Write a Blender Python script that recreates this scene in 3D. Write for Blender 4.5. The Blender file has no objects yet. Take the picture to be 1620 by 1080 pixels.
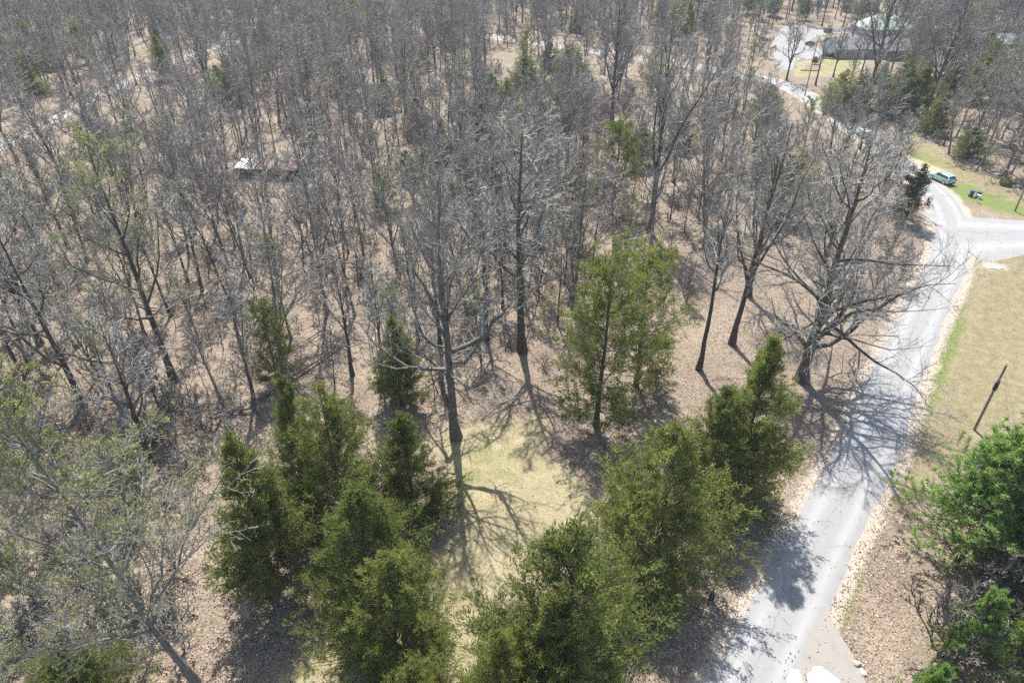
import bpy, math, random
import mathutils
import mathutils.geometry
import numpy as np
from mathutils import Vector

# ------------------------------------------------------------------ camera, sky, sun, exposure
sc = bpy.context.scene
col = sc.collection
CAM_H, PITCH, FPX = 45.0, math.radians(34.0), 1080.0        # drone height (m), tilt, focal length in photo pixels
cam_data = bpy.data.cameras.new('camera')
cam_data.lens = 24.0
cam_data.sensor_width = 36.0
cam_data.clip_start = 0.5
cam_data.clip_end = 9000
cam = bpy.data.objects.new('camera', cam_data)
cam.location = (0, 0, CAM_H)
cam.rotation_euler = (math.radians(90) - PITCH, 0, 0)
col.objects.link(cam)
sc.camera = cam

SUN_EL, SUN_AZ = math.radians(57), math.radians(-9)           # azimuth from +Y towards +X
world = bpy.data.worlds.new('World')
sc.world = world
world.use_nodes = True
wn = world.node_tree.nodes
bg = wn['Background']
sky = wn.new('ShaderNodeTexSky')
sky.sky_type = 'NISHITA'
sky.sun_disc = False
sky.sun_elevation = SUN_EL
sky.sun_rotation = SUN_AZ
sky.air_density = 1.2
sky.dust_density = 1.5
world.node_tree.links.new(sky.outputs[0], bg.inputs[0])
bg.inputs[1].default_value = 0.105
sl = bpy.data.lights.new('sun', 'SUN')
sl.energy = 4.4
sl.angle = math.radians(0.53)
sl.color = (1.0, 0.955, 0.885)
sun = bpy.data.objects.new('sun', sl)
to_sun = Vector((math.sin(SUN_AZ) * math.cos(SUN_EL), math.cos(SUN_AZ) * math.cos(SUN_EL), math.sin(SUN_EL)))
sun.rotation_euler = (-to_sun).to_track_quat('-Z', 'Y').to_euler()
sun.location = to_sun * 200
col.objects.link(sun)
sc.view_settings.view_transform = 'Standard'
sc.view_settings.look = 'None'
sc.view_settings.gamma = 1.0
sc.view_settings.exposure = 1.32
sc.render.engine = 'CYCLES'
sc.cycles.max_bounces = 5
sc.cycles.diffuse_bounces = 3
sc.cycles.glossy_bounces = 2
sc.cycles.transmission_bounces = 3
sc.cycles.transparent_max_bounces = 4
sc.cycles.volume_bounces = 0
sc.cycles.caustics_reflective = False
sc.cycles.caustics_refractive = False
sc.cycles.use_adaptive_sampling = True
sc.cycles.adaptive_threshold = 0.02
sc.cycles.use_denoising = False
sc.cycles.denoiser = 'OPENIMAGEDENOISE'

rng = np.random.default_rng(11)
random.seed(5)
PI = math.pi
R = math.radians

# ------------------------------------------------------------------ measuring: photo point -> place on the ground plane
def at(px, py, z=0.0):
    u = (px - 810) / FPX
    v = (540 - py) / FPX
    vy = math.cos(PITCH) + v * math.sin(PITCH)
    vz = -math.sin(PITCH) + v * math.cos(PITCH)
    t = (z - CAM_H) / vz
    return (u * t, vy * t)

def height_at(base, ty):
    """height of an upright thing whose foot is at photo point base and whose top is at photo row ty"""
    x, y = at(*base)
    v = (540 - ty) / FPX
    vy = math.cos(PITCH) + v * math.sin(PITCH)
    vz = -math.sin(PITCH) + v * math.cos(PITCH)
    return CAM_H + vz * y / vy

def to_px(x, y, z=0.0):
    dz = z - CAM_H
    d = y * math.cos(PITCH) - dz * math.sin(PITCH)
    up = y * math.sin(PITCH) + dz * math.cos(PITCH)
    return 810 + FPX * x / d, 540 - FPX * up / d

def inside(poly, x, y):
    x = np.asarray(x, float)
    y = np.asarray(y, float)
    c = np.zeros(x.shape, bool)
    n = len(poly)
    for i in range(n):
        x1, y1 = poly[i]
        x2, y2 = poly[(i + 1) % n]
        if y1 == y2:
            continue
        k = ((y1 > y) != (y2 > y)) & (x < (x2 - x1) * (y - y1) / (y2 - y1) + x1)
        c ^= k
    return c

def seg_dist(line, x, y):
    x = np.asarray(x, float)
    y = np.asarray(y, float)
    best = np.full(x.shape, 1e9)
    for (x1, y1), (x2, y2) in zip(line[:-1], line[1:]):
        dx, dy = x2 - x1, y2 - y1
        t = np.clip(((x - x1) * dx + (y - y1) * dy) / (dx * dx + dy * dy), 0, 1)
        best = np.minimum(best, np.hypot(x - x1 - t * dx, y - y1 - t * dy))
    return best

def poly_sd(poly, x, y):
    d = seg_dist(list(poly) + [poly[0]], x, y)
    return np.where(inside(poly, x, y), -d, d)

def smooth_line(pts, n=8):
    """Catmull-Rom through points"""
    P = [np.array(p, float) for p in pts]
    P = [2 * P[0] - P[1]] + P + [2 * P[-1] - P[-2]]
    out = []
    for i in range(1, len(P) - 2):
        for k in range(n):
            t = k / n
            a, b, c, d = P[i - 1], P[i], P[i + 1], P[i + 2]
            out.append(0.5 * (2 * b + (c - a) * t + (2 * a - 5 * b + 4 * c - d) * t * t + (3 * b - a - 3 * c + d) * t ** 3))
    out.append(P[-2])
    return out

# ------------------------------------------------------------------ materials
def new_mat(name):
    m = bpy.data.materials.new(name)
    m.use_nodes = True
    nt = m.node_tree
    return m, nt, nt.nodes['Principled BSDF']

def nd(nt, kind, **kw):
    n = nt.nodes.new(kind)
    for k, v in kw.items():
        setattr(n, k, v)
    return n

def mixc(nt, fac, a, b, blend='MIX'):
    n = nt.nodes.new('ShaderNodeMix')
    n.data_type = 'RGBA'
    n.blend_type = blend
    for sock, val in ((n.inputs[0], fac), (n.inputs[6], a), (n.inputs[7], b)):
        if isinstance(val, bpy.types.NodeSocket):
            nt.links.new(val, sock)
        elif isinstance(val, (int, float)):
            sock.default_value = val
        else:
            sock.default_value = (*val, 1) if len(val) == 3 else val
    return n.outputs[2]

def noise(nt, vec, scale, detail=4, rough=0.6, dist=0.0):
    n = nt.nodes.new('ShaderNodeTexNoise')
    n.inputs['Scale'].default_value = scale
    n.inputs['Detail'].default_value = detail
    n.inputs['Roughness'].default_value = rough
    n.inputs['Distortion'].default_value = dist
    if vec is not None:
        nt.links.new(vec, n.inputs['Vector'])
    return n.outputs['Fac']

def ramp(nt, fac, lo, hi, a=0.0, b=1.0):
    n = nt.nodes.new('ShaderNodeMapRange')
    n.inputs[1].default_value = lo
    n.inputs[2].default_value = hi
    n.inputs[3].default_value = a
    n.inputs[4].default_value = b
    nt.links.new(fac, n.inputs[0])
    return n.outputs[0]

def mth(nt, op, a, b=None, c=None):
    n = nt.nodes.new('ShaderNodeMath')
    n.operation = op
    for i, v in enumerate((a, b, c)):
        if v is None:
            continue
        if isinstance(v, bpy.types.NodeSocket):
            nt.links.new(v, n.inputs[i])
        else:
            n.inputs[i].default_value = v
    return n.outputs[0]

def attr(nt, name):
    n = nt.nodes.new('ShaderNodeAttribute')
    n.attribute_name = name
    return n

def bump(nt, bsdf, h, strength, dist):
    n = nt.nodes.new('ShaderNodeBump')
    n.inputs['Strength'].default_value = strength
    n.inputs['Distance'].default_value = dist
    nt.links.new(h, n.inputs['Height'])
    nt.links.new(n.outputs[0], bsdf.inputs['Normal'])

def plain(name, c, rough=0.6, metal=0.0, var=0.18, scale=3.0, spec=0.4, grain=0.0):
    m, nt, b = new_mat(name)
    tc = nd(nt, 'ShaderNodeTexCoord').outputs['Object']
    f = noise(nt, tc, scale, 5, 0.65)
    dk = tuple(x * (1 - var) for x in c)
    lt = tuple(min(1, x * (1 + var)) for x in c)
    nt.links.new(mixc(nt, f, dk, lt), b.inputs['Base Color'])
    b.inputs['Roughness'].default_value = rough
    b.inputs['Metallic'].default_value = metal
    b.inputs['Specular IOR Level'].default_value = spec
    if grain:
        bump(nt, b, noise(nt, tc, scale * 6, 3), grain, 0.02)
    return m

def bark_mat(name, dark, light, scale=2.5):
    m, nt, b = new_mat(name)
    tc = nd(nt, 'ShaderNodeTexCoord').outputs['Object']
    mp = nd(nt, 'ShaderNodeMapping')
    mp.inputs['Scale'].default_value = (1, 1, 0.22)
    nt.links.new(tc, mp.inputs[0])
    f = noise(nt, mp.outputs[0], scale * 4, 5, 0.7)
    g = noise(nt, tc, 0.9, 3)
    c = mixc(nt, ramp(nt, f, 0.3, 0.7), dark, light)
    c = mixc(nt, ramp(nt, g, 0.52, 0.7, 0, 0.55), c, tuple(min(1, x * 1.5 + 0.03) for x in light))
    rnd = nd(nt, 'ShaderNodeObjectInfo').outputs['Random']
    c = mixc(nt, mth(nt, 'MULTIPLY', rnd, 0.45), c, (0.06, 0.052, 0.047))
    nt.links.new(c, b.inputs['Base Color'])
    b.inputs['Roughness'].default_value = 0.9
    b.inputs['Specular IOR Level'].default_value = 0.15
    bump(nt, b, f, 0.7, 0.05)
    return m

def leaf_mat(name, stops, trans=0.35, objvar=0.25, rough=0.55, hue=None):
    """stops: three colours picked by the per-spray 'tone' attribute"""
    m, nt, b = new_mat(name)
    t = attr(nt, 'tone').outputs['Fac']
    rnd = nd(nt, 'ShaderNodeObjectInfo').outputs['Random']
    t2 = mth(nt, 'ADD', t, mth(nt, 'MULTIPLY', mth(nt, 'SUBTRACT', rnd, 0.5), objvar))
    r = nd(nt, 'ShaderNodeValToRGB')
    els = r.color_ramp.elements
    els[0].position = 0.05
    els[0].color = (*stops[0], 1)
    els[1].position = 0.95
    els[1].color = (*stops[2], 1)
    e = els.new(0.5)
    e.color = (*stops[1], 1)
    nt.links.new(t2, r.inputs[0])
    leafc = r.outputs[0]
    if hue is not None:
        leafc = mixc(nt, ramp(nt, mth(nt, 'FRACT', mth(nt, 'MULTIPLY', rnd, 7.3)), 0.4, 1.0, 0, 0.45), leafc, hue)
    nt.links.new(leafc, b.inputs['Base Color'])
    b.inputs['Roughness'].default_value = rough
    b.inputs['Specular IOR Level'].default_value = 0.25
    tr = nd(nt, 'ShaderNodeBsdfTranslucent')
    nt.links.new(leafc, tr.inputs[0])
    mx = nd(nt, 'ShaderNodeMixShader')
    mx.inputs[0].default_value = trans
    nt.links.new(b.outputs[0], mx.inputs[1])
    nt.links.new(tr.outputs[0], mx.inputs[2])
    out = [n for n in nt.nodes if n.type == 'OUTPUT_MATERIAL'][0]
    nt.links.new(mx.outputs[0], out.inputs[0])
    return m

M = {}
M['bark'] = bark_mat('grey_bark', (0.056, 0.048, 0.038), (0.135, 0.118, 0.096))
M['mid_bark'] = bark_mat('mid_bark', (0.085, 0.078, 0.066), (0.20, 0.185, 0.16))
M['cedar_bark'] = bark_mat('cedar_bark', (0.07, 0.05, 0.04), (0.16, 0.12, 0.10))
M['pale_bark'] = bark_mat('pale_bark', (0.13, 0.122, 0.11), (0.30, 0.285, 0.26))
M['cedar'] = leaf_mat('cedar_foliage', ((0.095, 0.122, 0.03), (0.19, 0.222, 0.055), (0.30, 0.325, 0.085)), 0.52, 0.45, hue=(0.11, 0.15, 0.04))
M['pine'] = leaf_mat('pine_needles', ((0.12, 0.21, 0.05), (0.24, 0.37, 0.10), (0.34, 0.46, 0.14)), 0.58, 0.25)
M['bud'] = leaf_mat('spring_buds', ((0.19, 0.21, 0.06), (0.28, 0.31, 0.09), (0.36, 0.37, 0.13)), 0.4, 0.2)
M['redbud'] = leaf_mat('redbud_blossom', ((0.25, 0.09, 0.22), (0.36, 0.15, 0.33), (0.48, 0.24, 0.44)), 0.35, 0.1)
M['holly'] = leaf_mat('broad_evergreen_leaves', ((0.03, 0.045, 0.02), (0.06, 0.075, 0.03), (0.13, 0.12, 0.06)), 0.25, 0.2, 0.35)
M['leaf'] = leaf_mat('fallen_leaves', ((0.10, 0.062, 0.04), (0.27, 0.195, 0.14), (0.52, 0.43, 0.33)), 0.12, 0.0, 0.8)
M['grass'] = leaf_mat('grass_blades', ((0.09, 0.13, 0.035), (0.23, 0.21, 0.10), (0.36, 0.31, 0.18)), 0.3, 0.0, 0.8)

def twig_mat(name, a, b_):
    m, nt, b = new_mat(name)
    rnd = nd(nt, 'ShaderNodeObjectInfo').outputs['Random']
    tc = nd(nt, 'ShaderNodeTexCoord').outputs['Object']
    f = noise(nt, tc, 0.8, 3)
    c = mixc(nt, ramp(nt, f, 0.35, 0.65), a, b_)
    c = mixc(nt, mth(nt, 'MULTIPLY', rnd, 0.55), c, tuple(0.45 * x for x in a))
    nt.links.new(c, b.inputs['Base Color'])
    b.inputs['Roughness'].default_value = 0.75
    b.inputs['Specular IOR Level'].default_value = 0.2
    return m
M['twig'] = twig_mat('grey_twigs', (0.245, 0.23, 0.205), (0.37, 0.35, 0.312))
M['twig_pale'] = twig_mat('pale_twigs', (0.26, 0.25, 0.222), (0.39, 0.375, 0.335))
M['twig_rose'] = twig_mat('rosy_twigs', (0.27, 0.23, 0.205), (0.39, 0.345, 0.31))

# ------------------------------------------------------------------ mesh plumbing
class Geo:
    """collects arrays of vertices and faces (3 or 4 corners) and builds one mesh"""
    def __init__(self):
        self.v, self.q, self.t, self.tone, self.n = [], [], [], [], 0
    def add(self, v, quads=None, tris=None, tone=None):
        v = np.asarray(v, np.float32).reshape(-1, 3)
        if quads is not None and len(quads):
            self.q.append(np.asarray(quads, np.int32) + self.n)
        if tris is not None and len(tris):
            self.t.append(np.asarray(tris, np.int32) + self.n)
        self.v.append(v)
        self.tone.append(np.full(len(v), 0.5, np.float32) if tone is None else np.asarray(tone, np.float32))
        self.n += len(v)
        return self
    def mesh(self, name, mat, smooth=False, tone=False):
        me = bpy.data.meshes.new(name)
        v = np.concatenate(self.v)
        q = np.concatenate(self.q) if self.q else np.zeros((0, 4), np.int32)
        t = np.concatenate(self.t) if self.t else np.zeros((0, 3), np.int32)
        me.vertices.add(len(v))
        me.vertices.foreach_set('co', v.ravel())
        loops = np.concatenate([q.ravel(), t.ravel()]).astype(np.int32)
        me.loops.add(len(loops))
        me.loops.foreach_set('vertex_index', loops)
        sizes = np.concatenate([np.full(len(q), 4, np.int32), np.full(len(t), 3, np.int32)])
        starts = np.concatenate([[0], np.cumsum(sizes)[:-1]]).astype(np.int32) if len(sizes) else np.zeros(0, np.int32)
        me.polygons.add(len(sizes))
        me.polygons.foreach_set('loop_start', starts)
        me.polygons.foreach_set('use_smooth', np.full(len(sizes), bool(smooth)))
        if tone:
            a = me.attributes.new('tone', 'FLOAT', 'POINT')
            a.data.foreach_set('value', np.concatenate(self.tone))
        me.update(calc_edges=True)
        if mat is not None:
            me.materials.append(M[mat] if isinstance(mat, str) else mat)
        return me

def norm(a):
    return a / np.maximum(np.linalg.norm(a, axis=-1, keepdims=True), 1e-9)

def tubes(geo, P, Rd, sides, cap=False):
    """P (N,K,3) polylines, Rd (N,K) radii"""
    P = np.asarray(P, float)
    Rd = np.asarray(Rd, float)
    N, K, _ = P.shape
    d = norm(P[:, -1] - P[:, 0])
    ref = np.where(np.abs(d[:, 2:3]) > 0.8, np.array([[1.0, 0, 0]]), np.array([[0, 0, 1.0]]))
    a = norm(np.cross(d, ref))
    b = np.cross(d, a)
    ang = np.arange(sides) * 2 * PI / sides
    ring = (np.cos(ang)[None, :, None] * a[:, None, :] + np.sin(ang)[None, :, None] * b[:, None, :])
    V = P[:, :, None, :] + Rd[:, :, None, None] * ring[:, None, :, :]
    idx = np.arange(N * K * sides).reshape(N, K, sides)
    i0 = idx[:, :-1, :]
    i1 = idx[:, 1:, :]
    q = np.stack([i0, np.roll(i0, -1, 2), np.roll(i1, -1, 2), i1], -1).reshape(-1, 4)
    t = None
    if cap and sides >= 3:
        e = idx[:, -1, :]
        t = np.concatenate([np.stack([e[:, 0], e[:, k], e[:, k + 1]], -1) for k in range(1, sides - 1)])
        e = idx[:, 0, :]
        t = np.concatenate([t] + [np.stack([e[:, 0], e[:, k + 1], e[:, k]], -1) for k in range(1, sides - 1)])
    geo.add(V.reshape(-1, 3), q, t)

def sample(P, s):
    """points and tangents at parameter s (N,n) of polylines P (N,K,3)"""
    N, K, _ = P.shape
    x = np.clip(s, 0, 0.9999) * (K - 1)
    i = x.astype(int)
    f = (x - i)[..., None]
    rows = np.arange(N)[:, None]
    a = P[rows, i]
    b = P[rows, np.minimum(i + 1, K - 1)]
    return a + (b - a) * f, norm(b - a)

def grow(r, P, Rd, L, n, s0, s1, lo, hi, ratio, lratio, rmin, K, wander, up, lentaper=0.5):
    """n child branches on each parent; returns their polylines, radii, lengths"""
    N = P.shape[0]
    s = s0 + (s1 - s0) * (np.arange(n)[None, :] + r.random((N, n))) / n
    p, t = sample(P, s)
    rad = np.take_along_axis(Rd, np.clip((s * (Rd.shape[1] - 1)).round().astype(int), 0, Rd.shape[1] - 1), 1)
    x = r.normal(size=(N, n, 3))
    perp = norm(x - (x * t).sum(-1, keepdims=True) * t)
    ang = R(lo) + (R(hi) - R(lo)) * r.random((N, n, 1))
    d = norm(np.cos(ang) * t + np.sin(ang) * perp + np.array([0, 0, up * 0.6]))
    ln = L[:, None] * lratio * (1 - lentaper * (s - s0) / max(1e-6, s1 - s0)) * (0.65 + 0.7 * r.random((N, n)))
    M_ = N * n
    p = p.reshape(M_, 3)
    d = d.reshape(M_, 3)
    ln = ln.reshape(M_)
    r0 = np.maximum(rad.reshape(M_) * ratio, rmin * 1.6)
    pts = [p]
    for k in range(K - 1):
        d = norm(d + r.normal(size=(M_, 3)) * wander + np.array([0, 0, up * 0.35]))
        p = p + d * (ln / (K - 1))[:, None]
        pts.append(p)
    Q = np.stack(pts, 1)
    tt = np.linspace(0, 1, K)[None, :]
    Rr = r0[:, None] * (1 - tt) ** 0.8 * 0.85 + np.maximum(rmin, r0[:, None] * 0.15)
    Rr = np.maximum(Rr, rmin * np.linspace(1.3, 0.7, K)[None, :])
    return Q, Rr, ln

def blades(geo, r, P, D, length, width, fold=0.35, tone=None, droop=0.0):
    """leaf-sized folded diamonds (2 triangles) starting at P pointing along D"""
    N = len(P)
    x = r.normal(size=(N, 3))
    side = norm(np.cross(D, x))
    nrm = np.cross(side, D)
    L = length * (0.6 + 0.8 * r.random((N, 1)))
    W = width * (0.6 + 0.8 * r.random((N, 1)))
    mid = P + D * L * 0.45 + nrm * W * fold
    tip = P + D * L + np.array([0, 0, -droop]) * L
    a = mid + side * W * 0.5
    b = mid - side * W * 0.5
    V = np.stack([P, a, tip, b], 1).reshape(-1, 3)
    i = np.arange(N)[:, None] * 4
    t = np.concatenate([i + np.array([[0, 1, 2]]), i + np.array([[0, 2, 3]])])
    geo.add(V, None, t, None if tone is None else np.repeat(tone, 4))

# ------------------------------------------------------------------ objects and tags
def tag(o, label=None, cat=None, group=None, kind=None):
    if label:
        o['label'] = label
    if cat:
        o['category'] = cat
    if group:
        o['group'] = group
    if kind:
        o['kind'] = kind
    return o

def put(name, me, parent=None, loc=(0, 0, 0), rz=0.0, scale=None):
    o = bpy.data.objects.new(name, me)
    o.location = loc
    o.rotation_euler = (0, 0, rz)
    if scale is not None:
        o.scale = scale
    if parent is not None:
        o.parent = parent
    col.objects.link(o)
    return o

def empty(name, loc, rz=0.0, scale=None):
    return put(name, None, None, loc, rz, scale)

def box_geo(geo, c, s, rz=0.0, top=1.0, bev=0.0):
    """box with centre c and size s; top scales the upper face; bev chamfers the vertical and top edges"""
    x, y, z = s[0] / 2, s[1] / 2, s[2] / 2
    if bev <= 0:
        v = np.array([(-x, -y, -z), (x, -y, -z), (x, y, -z), (-x, y, -z), (-x * top, -y * top, z), (x * top, -y * top, z), (x * top, y * top, z), (-x * top, y * top, z)])
        q = [(0, 3, 2, 1), (4, 5, 6, 7), (0, 1, 5, 4), (1, 2, 6, 5), (2, 3, 7, 6), (3, 0, 4, 7)]
        t = None
    else:
        def octa(x, y, z, b):
            return [(-x + b, -y, z), (x - b, -y, z), (x, -y + b, z), (x, y - b, z), (x - b, y, z), (-x + b, y, z), (-x, y - b, z), (-x, -y + b, z)]
        v = octa(x, y, -z, bev) + octa(x * top, y * top, z - bev, bev) + octa(x * top - bev, y * top - bev, z, bev * 0.8)
        v = np.array(v)
        q = []
        for l in (0, 8):
            for k in range(8):
                q.append((l + k, l + (k + 1) % 8, l + 8 + (k + 1) % 8, l + 8 + k))
        t = [(16, 16 + k, 17 + k) for k in range(1, 7)] + [(0, k + 1, k) for k in range(1, 7)]
    ca, sa = math.cos(rz), math.sin(rz)
    w = v.copy()
    w[:, 0] = v[:, 0] * ca - v[:, 1] * sa
    w[:, 1] = v[:, 0] * sa + v[:, 1] * ca
    geo.add(w + np.array(c), q, t)
    return geo

def part(name, mat, parent, *boxes, **kw):
    g = Geo()
    for b in boxes:
        box_geo(g, *b[:2], **(b[2] if len(b) > 2 else {}))
    return put(name, g.mesh(name, mat), parent, **kw)

def rod(geo, a, b, r0, r1=None, sides=8, cap=True):
    r1 = r0 if r1 is None else r1
    tubes(geo, np.array([[a, b]], float), np.array([[r0, r1]], float), sides, cap)
    return geo

# ------------------------------------------------------------------ roads, ground masks
ROAD = smooth_line([(4, 8), (9, 17)] + [at(*p) for p in [(1188, 1080), (1278, 900), (1328, 800), (1380, 700), (1416, 600), (1459, 500), (1500, 412), (1506, 365), (1489, 318), (1440, 270), (1390, 231), (1340, 195), (1290, 160), (1236, 133), (1150, 114), (1050, 97), (930, 80), (790, 60)]] + [(-40, 275), (-90, 290), (-200, 300), (-700, 330)])
SIDE = smooth_line([at(1500, 372), at(1560, 372), at(1640, 374), (110, 93), (200, 84), (600, 60)])
TRACK = smooth_line([(-96, 40), (-102, 90), (-104, 137), (-104, 165), (-104, 192), (-100, 224), (-88, 262), (-70, 284), (-60, 284)])
LOT = [at(*p) for p in [(1229, 108), (1222, 70), (1236, 46), (1262, 40), (1290, 47), (1330, 47), (1345, 52), (1300, 57), (1282, 66), (1304, 84), (1302, 92), (1262, 96), (1252, 112)]]
APRON = [at(*p) for p in [(1300, 930), (1318, 985), (1345, 1030), (1372, 1085), (1390, 1130), (1235, 1130), (1245, 1080), (1278, 1000)]]
ROADM = [tuple(p) for p in ROAD]
SIDEM = [tuple(p) for p in SIDE]
TRACKM = [tuple(p) for p in TRACK]

CLEAR = [at(*p) for p in [(672, 706), (720, 676), (800, 650), (850, 668), (880, 720), (955, 790), (930, 830), (870, 870), (800, 940), (770, 1080), (760, 1250), (380, 1250), (430, 1060), (520, 980), (600, 900), (690, 860), (700, 760)]]
RLAWN = [at(*p) for p in [(1560, 398), (1700, 385), (1760, 560), (1700, 720), (1560, 700), (1440, 790), (1405, 800), (1450, 700), (1482, 600), (1520, 500), (1548, 430)]]
VERGE = [at(*p) for p in [(1395, 232), (1430, 205), (1500, 245), (1570, 285), (1640, 310), (1700, 330), (1620, 345), (1560, 332), (1510, 300), (1470, 270), (1440, 255)]]
HLAWN = [at(*p) for p in [(1262, 98), (1320, 92), (1372, 94), (1366, 108), (1320, 118), (1255, 122)]]
BLAWN = [at(*p) for p in [(1266, 52), (1290, 50), (1340, 54), (1306, 60), (1290, 62)]]
OPENPX = [(310, 1400), (310, 900), (330, 730), (430, 660), (560, 640), (700, 640), (790, 575), (870, 540), (930, 470), (1040, 440), (1150, 395), (1250, 350), (1330, 310), (1400, 262), (1400, 205), (1450, 215), (1530, 268), (1620, 305), (1900, 330), (1900, 1400)]
HOUSEPX = [(1215, 158), (1215, 60), (1240, 40), (1290, 36), (1350, 34), (1432, 40), (1432, 92), (1380, 100), (1372, 116), (1300, 150)]
OPEN = [at(*p) for p in OPENPX]
HOUSELOT = [at(*p) for p in HOUSEPX]

def wob(x, y, s, seed=0.0):
    """cheap smooth 2-D noise in -1..1"""
    return (np.sin(x * s + 1.3 + seed) * np.cos(y * s * 1.13 - 0.7 + seed * 2) + 0.6 * np.sin((x * 0.8 - y * 0.7) * s * 2.1 + seed * 3) + 0.4 * np.cos((x * 0.5 + y * 1.1) * s * 3.7 + seed)) / 1.6

def ground_z(x, y):
    x = np.asarray(x, float)
    y = np.asarray(y, float)
    d = np.minimum(np.minimum(seg_dist(ROADM[::3], x, y), seg_dist(SIDEM[::3], x, y)), seg_dist(TRACKM[::3], x, y))
    k = np.clip((d - 5) / 8, 0, 1)
    h = poly_sd(HOUSELOT, x, y)
    k = k * np.clip(h / 8, 0, 1)
    return 0.28 * k * wob(x, y, 0.11) + 0.05 * k * wob(x, y, 0.6, 2.0)

def axis(lo, hi, step, far):
    a = list(np.arange(lo, hi + 0.1, step))
    s = step
    left, right = [], []
    x = lo
    while x > -far:
        s *= 1.35
        x -= s
        left.append(x)
    s = step
    x = hi
    while x < far:
        s *= 1.35
        x += s
        right.append(x)
    return np.array(left[::-1] + a + right)
gx = axis(-125, 130, 1.0, 4500)
gy = axis(16, 250, 1.0, 4500)
GX, GY = np.meshgrid(gx, gy)
fx, fy = GX.ravel(), GY.ravel()
near = (np.abs(fx) < 260) & (fy > -40) & (fy < 420)
gz = np.zeros_like(fx)
gz[near] = ground_z(fx[near], fy[near])

def mask(poly, soft, amp, s, seed):
    m = np.zeros_like(fx)
    d = poly_sd(poly, fx[near], fy[near]) + amp * wob(fx[near], fy[near], s, seed)
    m[near] = np.clip(0.5 - d / soft, 0, 1)
    return m
a_grass = np.maximum.reduce([mask(CLEAR, 5, 1.3, 0.5, 1), mask(RLAWN, 3, 0.8, 0.5, 2), mask(VERGE, 3, 0.8, 0.4, 3), mask(HLAWN, 3, 0.5, 0.4, 4), mask(BLAWN, 3, 0.5, 0.4, 5)])
GSTRIP = [at(*p) for p in [(1548, 402), (1530, 440), (1512, 500), (1495, 555), (1475, 620), (1440, 700)]]
g1 = np.zeros_like(fx)
d = seg_dist(GSTRIP, fx[near], fy[near])
g1[near] = np.clip(1.0 - d / 1.7 + 0.35 * wob(fx[near], fy[near], 0.7, 9), 0, 0.85) * np.clip((fy[near] - 44) / 12, 0.15, 1)
GCAR = [at(*p) for p in [(1425, 240), (1450, 252)]]
GCAR2 = [at(*p) for p in [(1522, 300), (1560, 316), (1600, 328)]]
g2 = np.zeros_like(fx)
g2[near] = np.maximum(np.clip(1.1 - seg_dist(GCAR, fx[near], fy[near]) / 6, 0, 0.6), np.clip(1.25 - seg_dist(GCAR2, fx[near], fy[near]) / 4.5, 0, 1))
g3 = np.maximum(mask(HLAWN, 4, 0.6, 0.4, 4) * 0.45, mask(BLAWN, 4, 0.6, 0.4, 5) * 0.6)
GSH = [at(*p) for p in [(1330, 985), (1345, 940), (1370, 860), (1400, 790)]]
g4 = np.zeros_like(fx)
g4[near] = np.clip(1.0 - seg_dist(GSH, fx[near], fy[near]) / 1.3, 0, 1) * 0.75
g5 = np.zeros_like(fx)
GC = at(760, 735)
g5[near] = np.clip(1 - np.hypot((fx[near] - GC[0]) / 9, (fy[near] - GC[1]) / 8), 0, 1) * 0.5
a_green = np.maximum.reduce([g1, g2, g3, g4, g5])
a_bare = np.zeros_like(fx)
rd = np.minimum(seg_dist(ROADM, fx[near], fy[near]), seg_dist(SIDEM, fx[near], fy[near]))
a_bare[near] = np.clip(1.35 - np.abs(rd - 2.7) / 1.1 + 0.25 * wob(fx[near], fy[near], 0.9, 7), 0, 1) * 0.8
SAND = at(1572, 421)
SANDC = [at(*p) for p in [(1452, 262), (1475, 272), (1500, 282)]]
a_bare[near] = np.maximum(a_bare[near], np.clip(1.3 - np.hypot((fx[near] - SAND[0]) / 2.4, (fy[near] - SAND[1]) / 1.6), 0, 1))
a_sand = np.zeros_like(fx)
a_sand[near] = np.clip(1.1 - seg_dist(SANDC, fx[near], fy[near] - 2.5) / 3.2, 0, 0.8)

gm, nt, b = new_mat('leaf_litter_and_grass')
pos = nd(nt, 'ShaderNodeNewGeometry').outputs['Position']
big = noise(nt, pos, 0.07, 4, 0.6)
mid = noise(nt, pos, 0.55, 4, 0.65)
fine = noise(nt, pos, 5.0, 4, 0.75)
vor = nd(nt, 'ShaderNodeTexVoronoi')
vor.inputs['Scale'].default_value = 7.5
vor.inputs['Randomness'].default_value = 1.0
nt.links.new(pos, vor.inputs['Vector'])
sep = nd(nt, 'ShaderNodeSeparateColor')
nt.links.new(vor.outputs['Color'], sep.inputs[0])
cell = sep.outputs[0]
lit = nd(nt, 'ShaderNodeValToRGB')
e = lit.color_ramp.elements
e[0].position, e[0].color = 0.0, (0.085, 0.06, 0.042, 1)
e[1].position, e[1].color = 1.0, (0.43, 0.345, 0.265, 1)
for p_, c_ in ((0.3, (0.165, 0.128, 0.097, 1)), (0.62, (0.243, 0.2, 0.155, 1)), (0.85, (0.33, 0.278, 0.217, 1))):
    x_ = e.new(p_)
    x_.color = c_
nt.links.new(mth(nt, 'ADD', mth(nt, 'MULTIPLY', cell, 0.55), mth(nt, 'MULTIPLY', fine, 0.5)), lit.inputs[0])
litter = mixc(nt, ramp(nt, noise(nt, pos, 0.12, 5, 0.65), 0.42, 0.66, 0, 0.72), lit.outputs[0], (0.14, 0.112, 0.088))
litter = mixc(nt, ramp(nt, noise(nt, pos, 0.21, 5, 0.7), 0.52, 0.68, 0, 0.6), litter, (0.28, 0.225, 0.175))
litter = mixc(nt, ramp(nt, mid, 0.56, 0.72, 0, 0.5), litter, (0.165, 0.15, 0.06))
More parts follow.
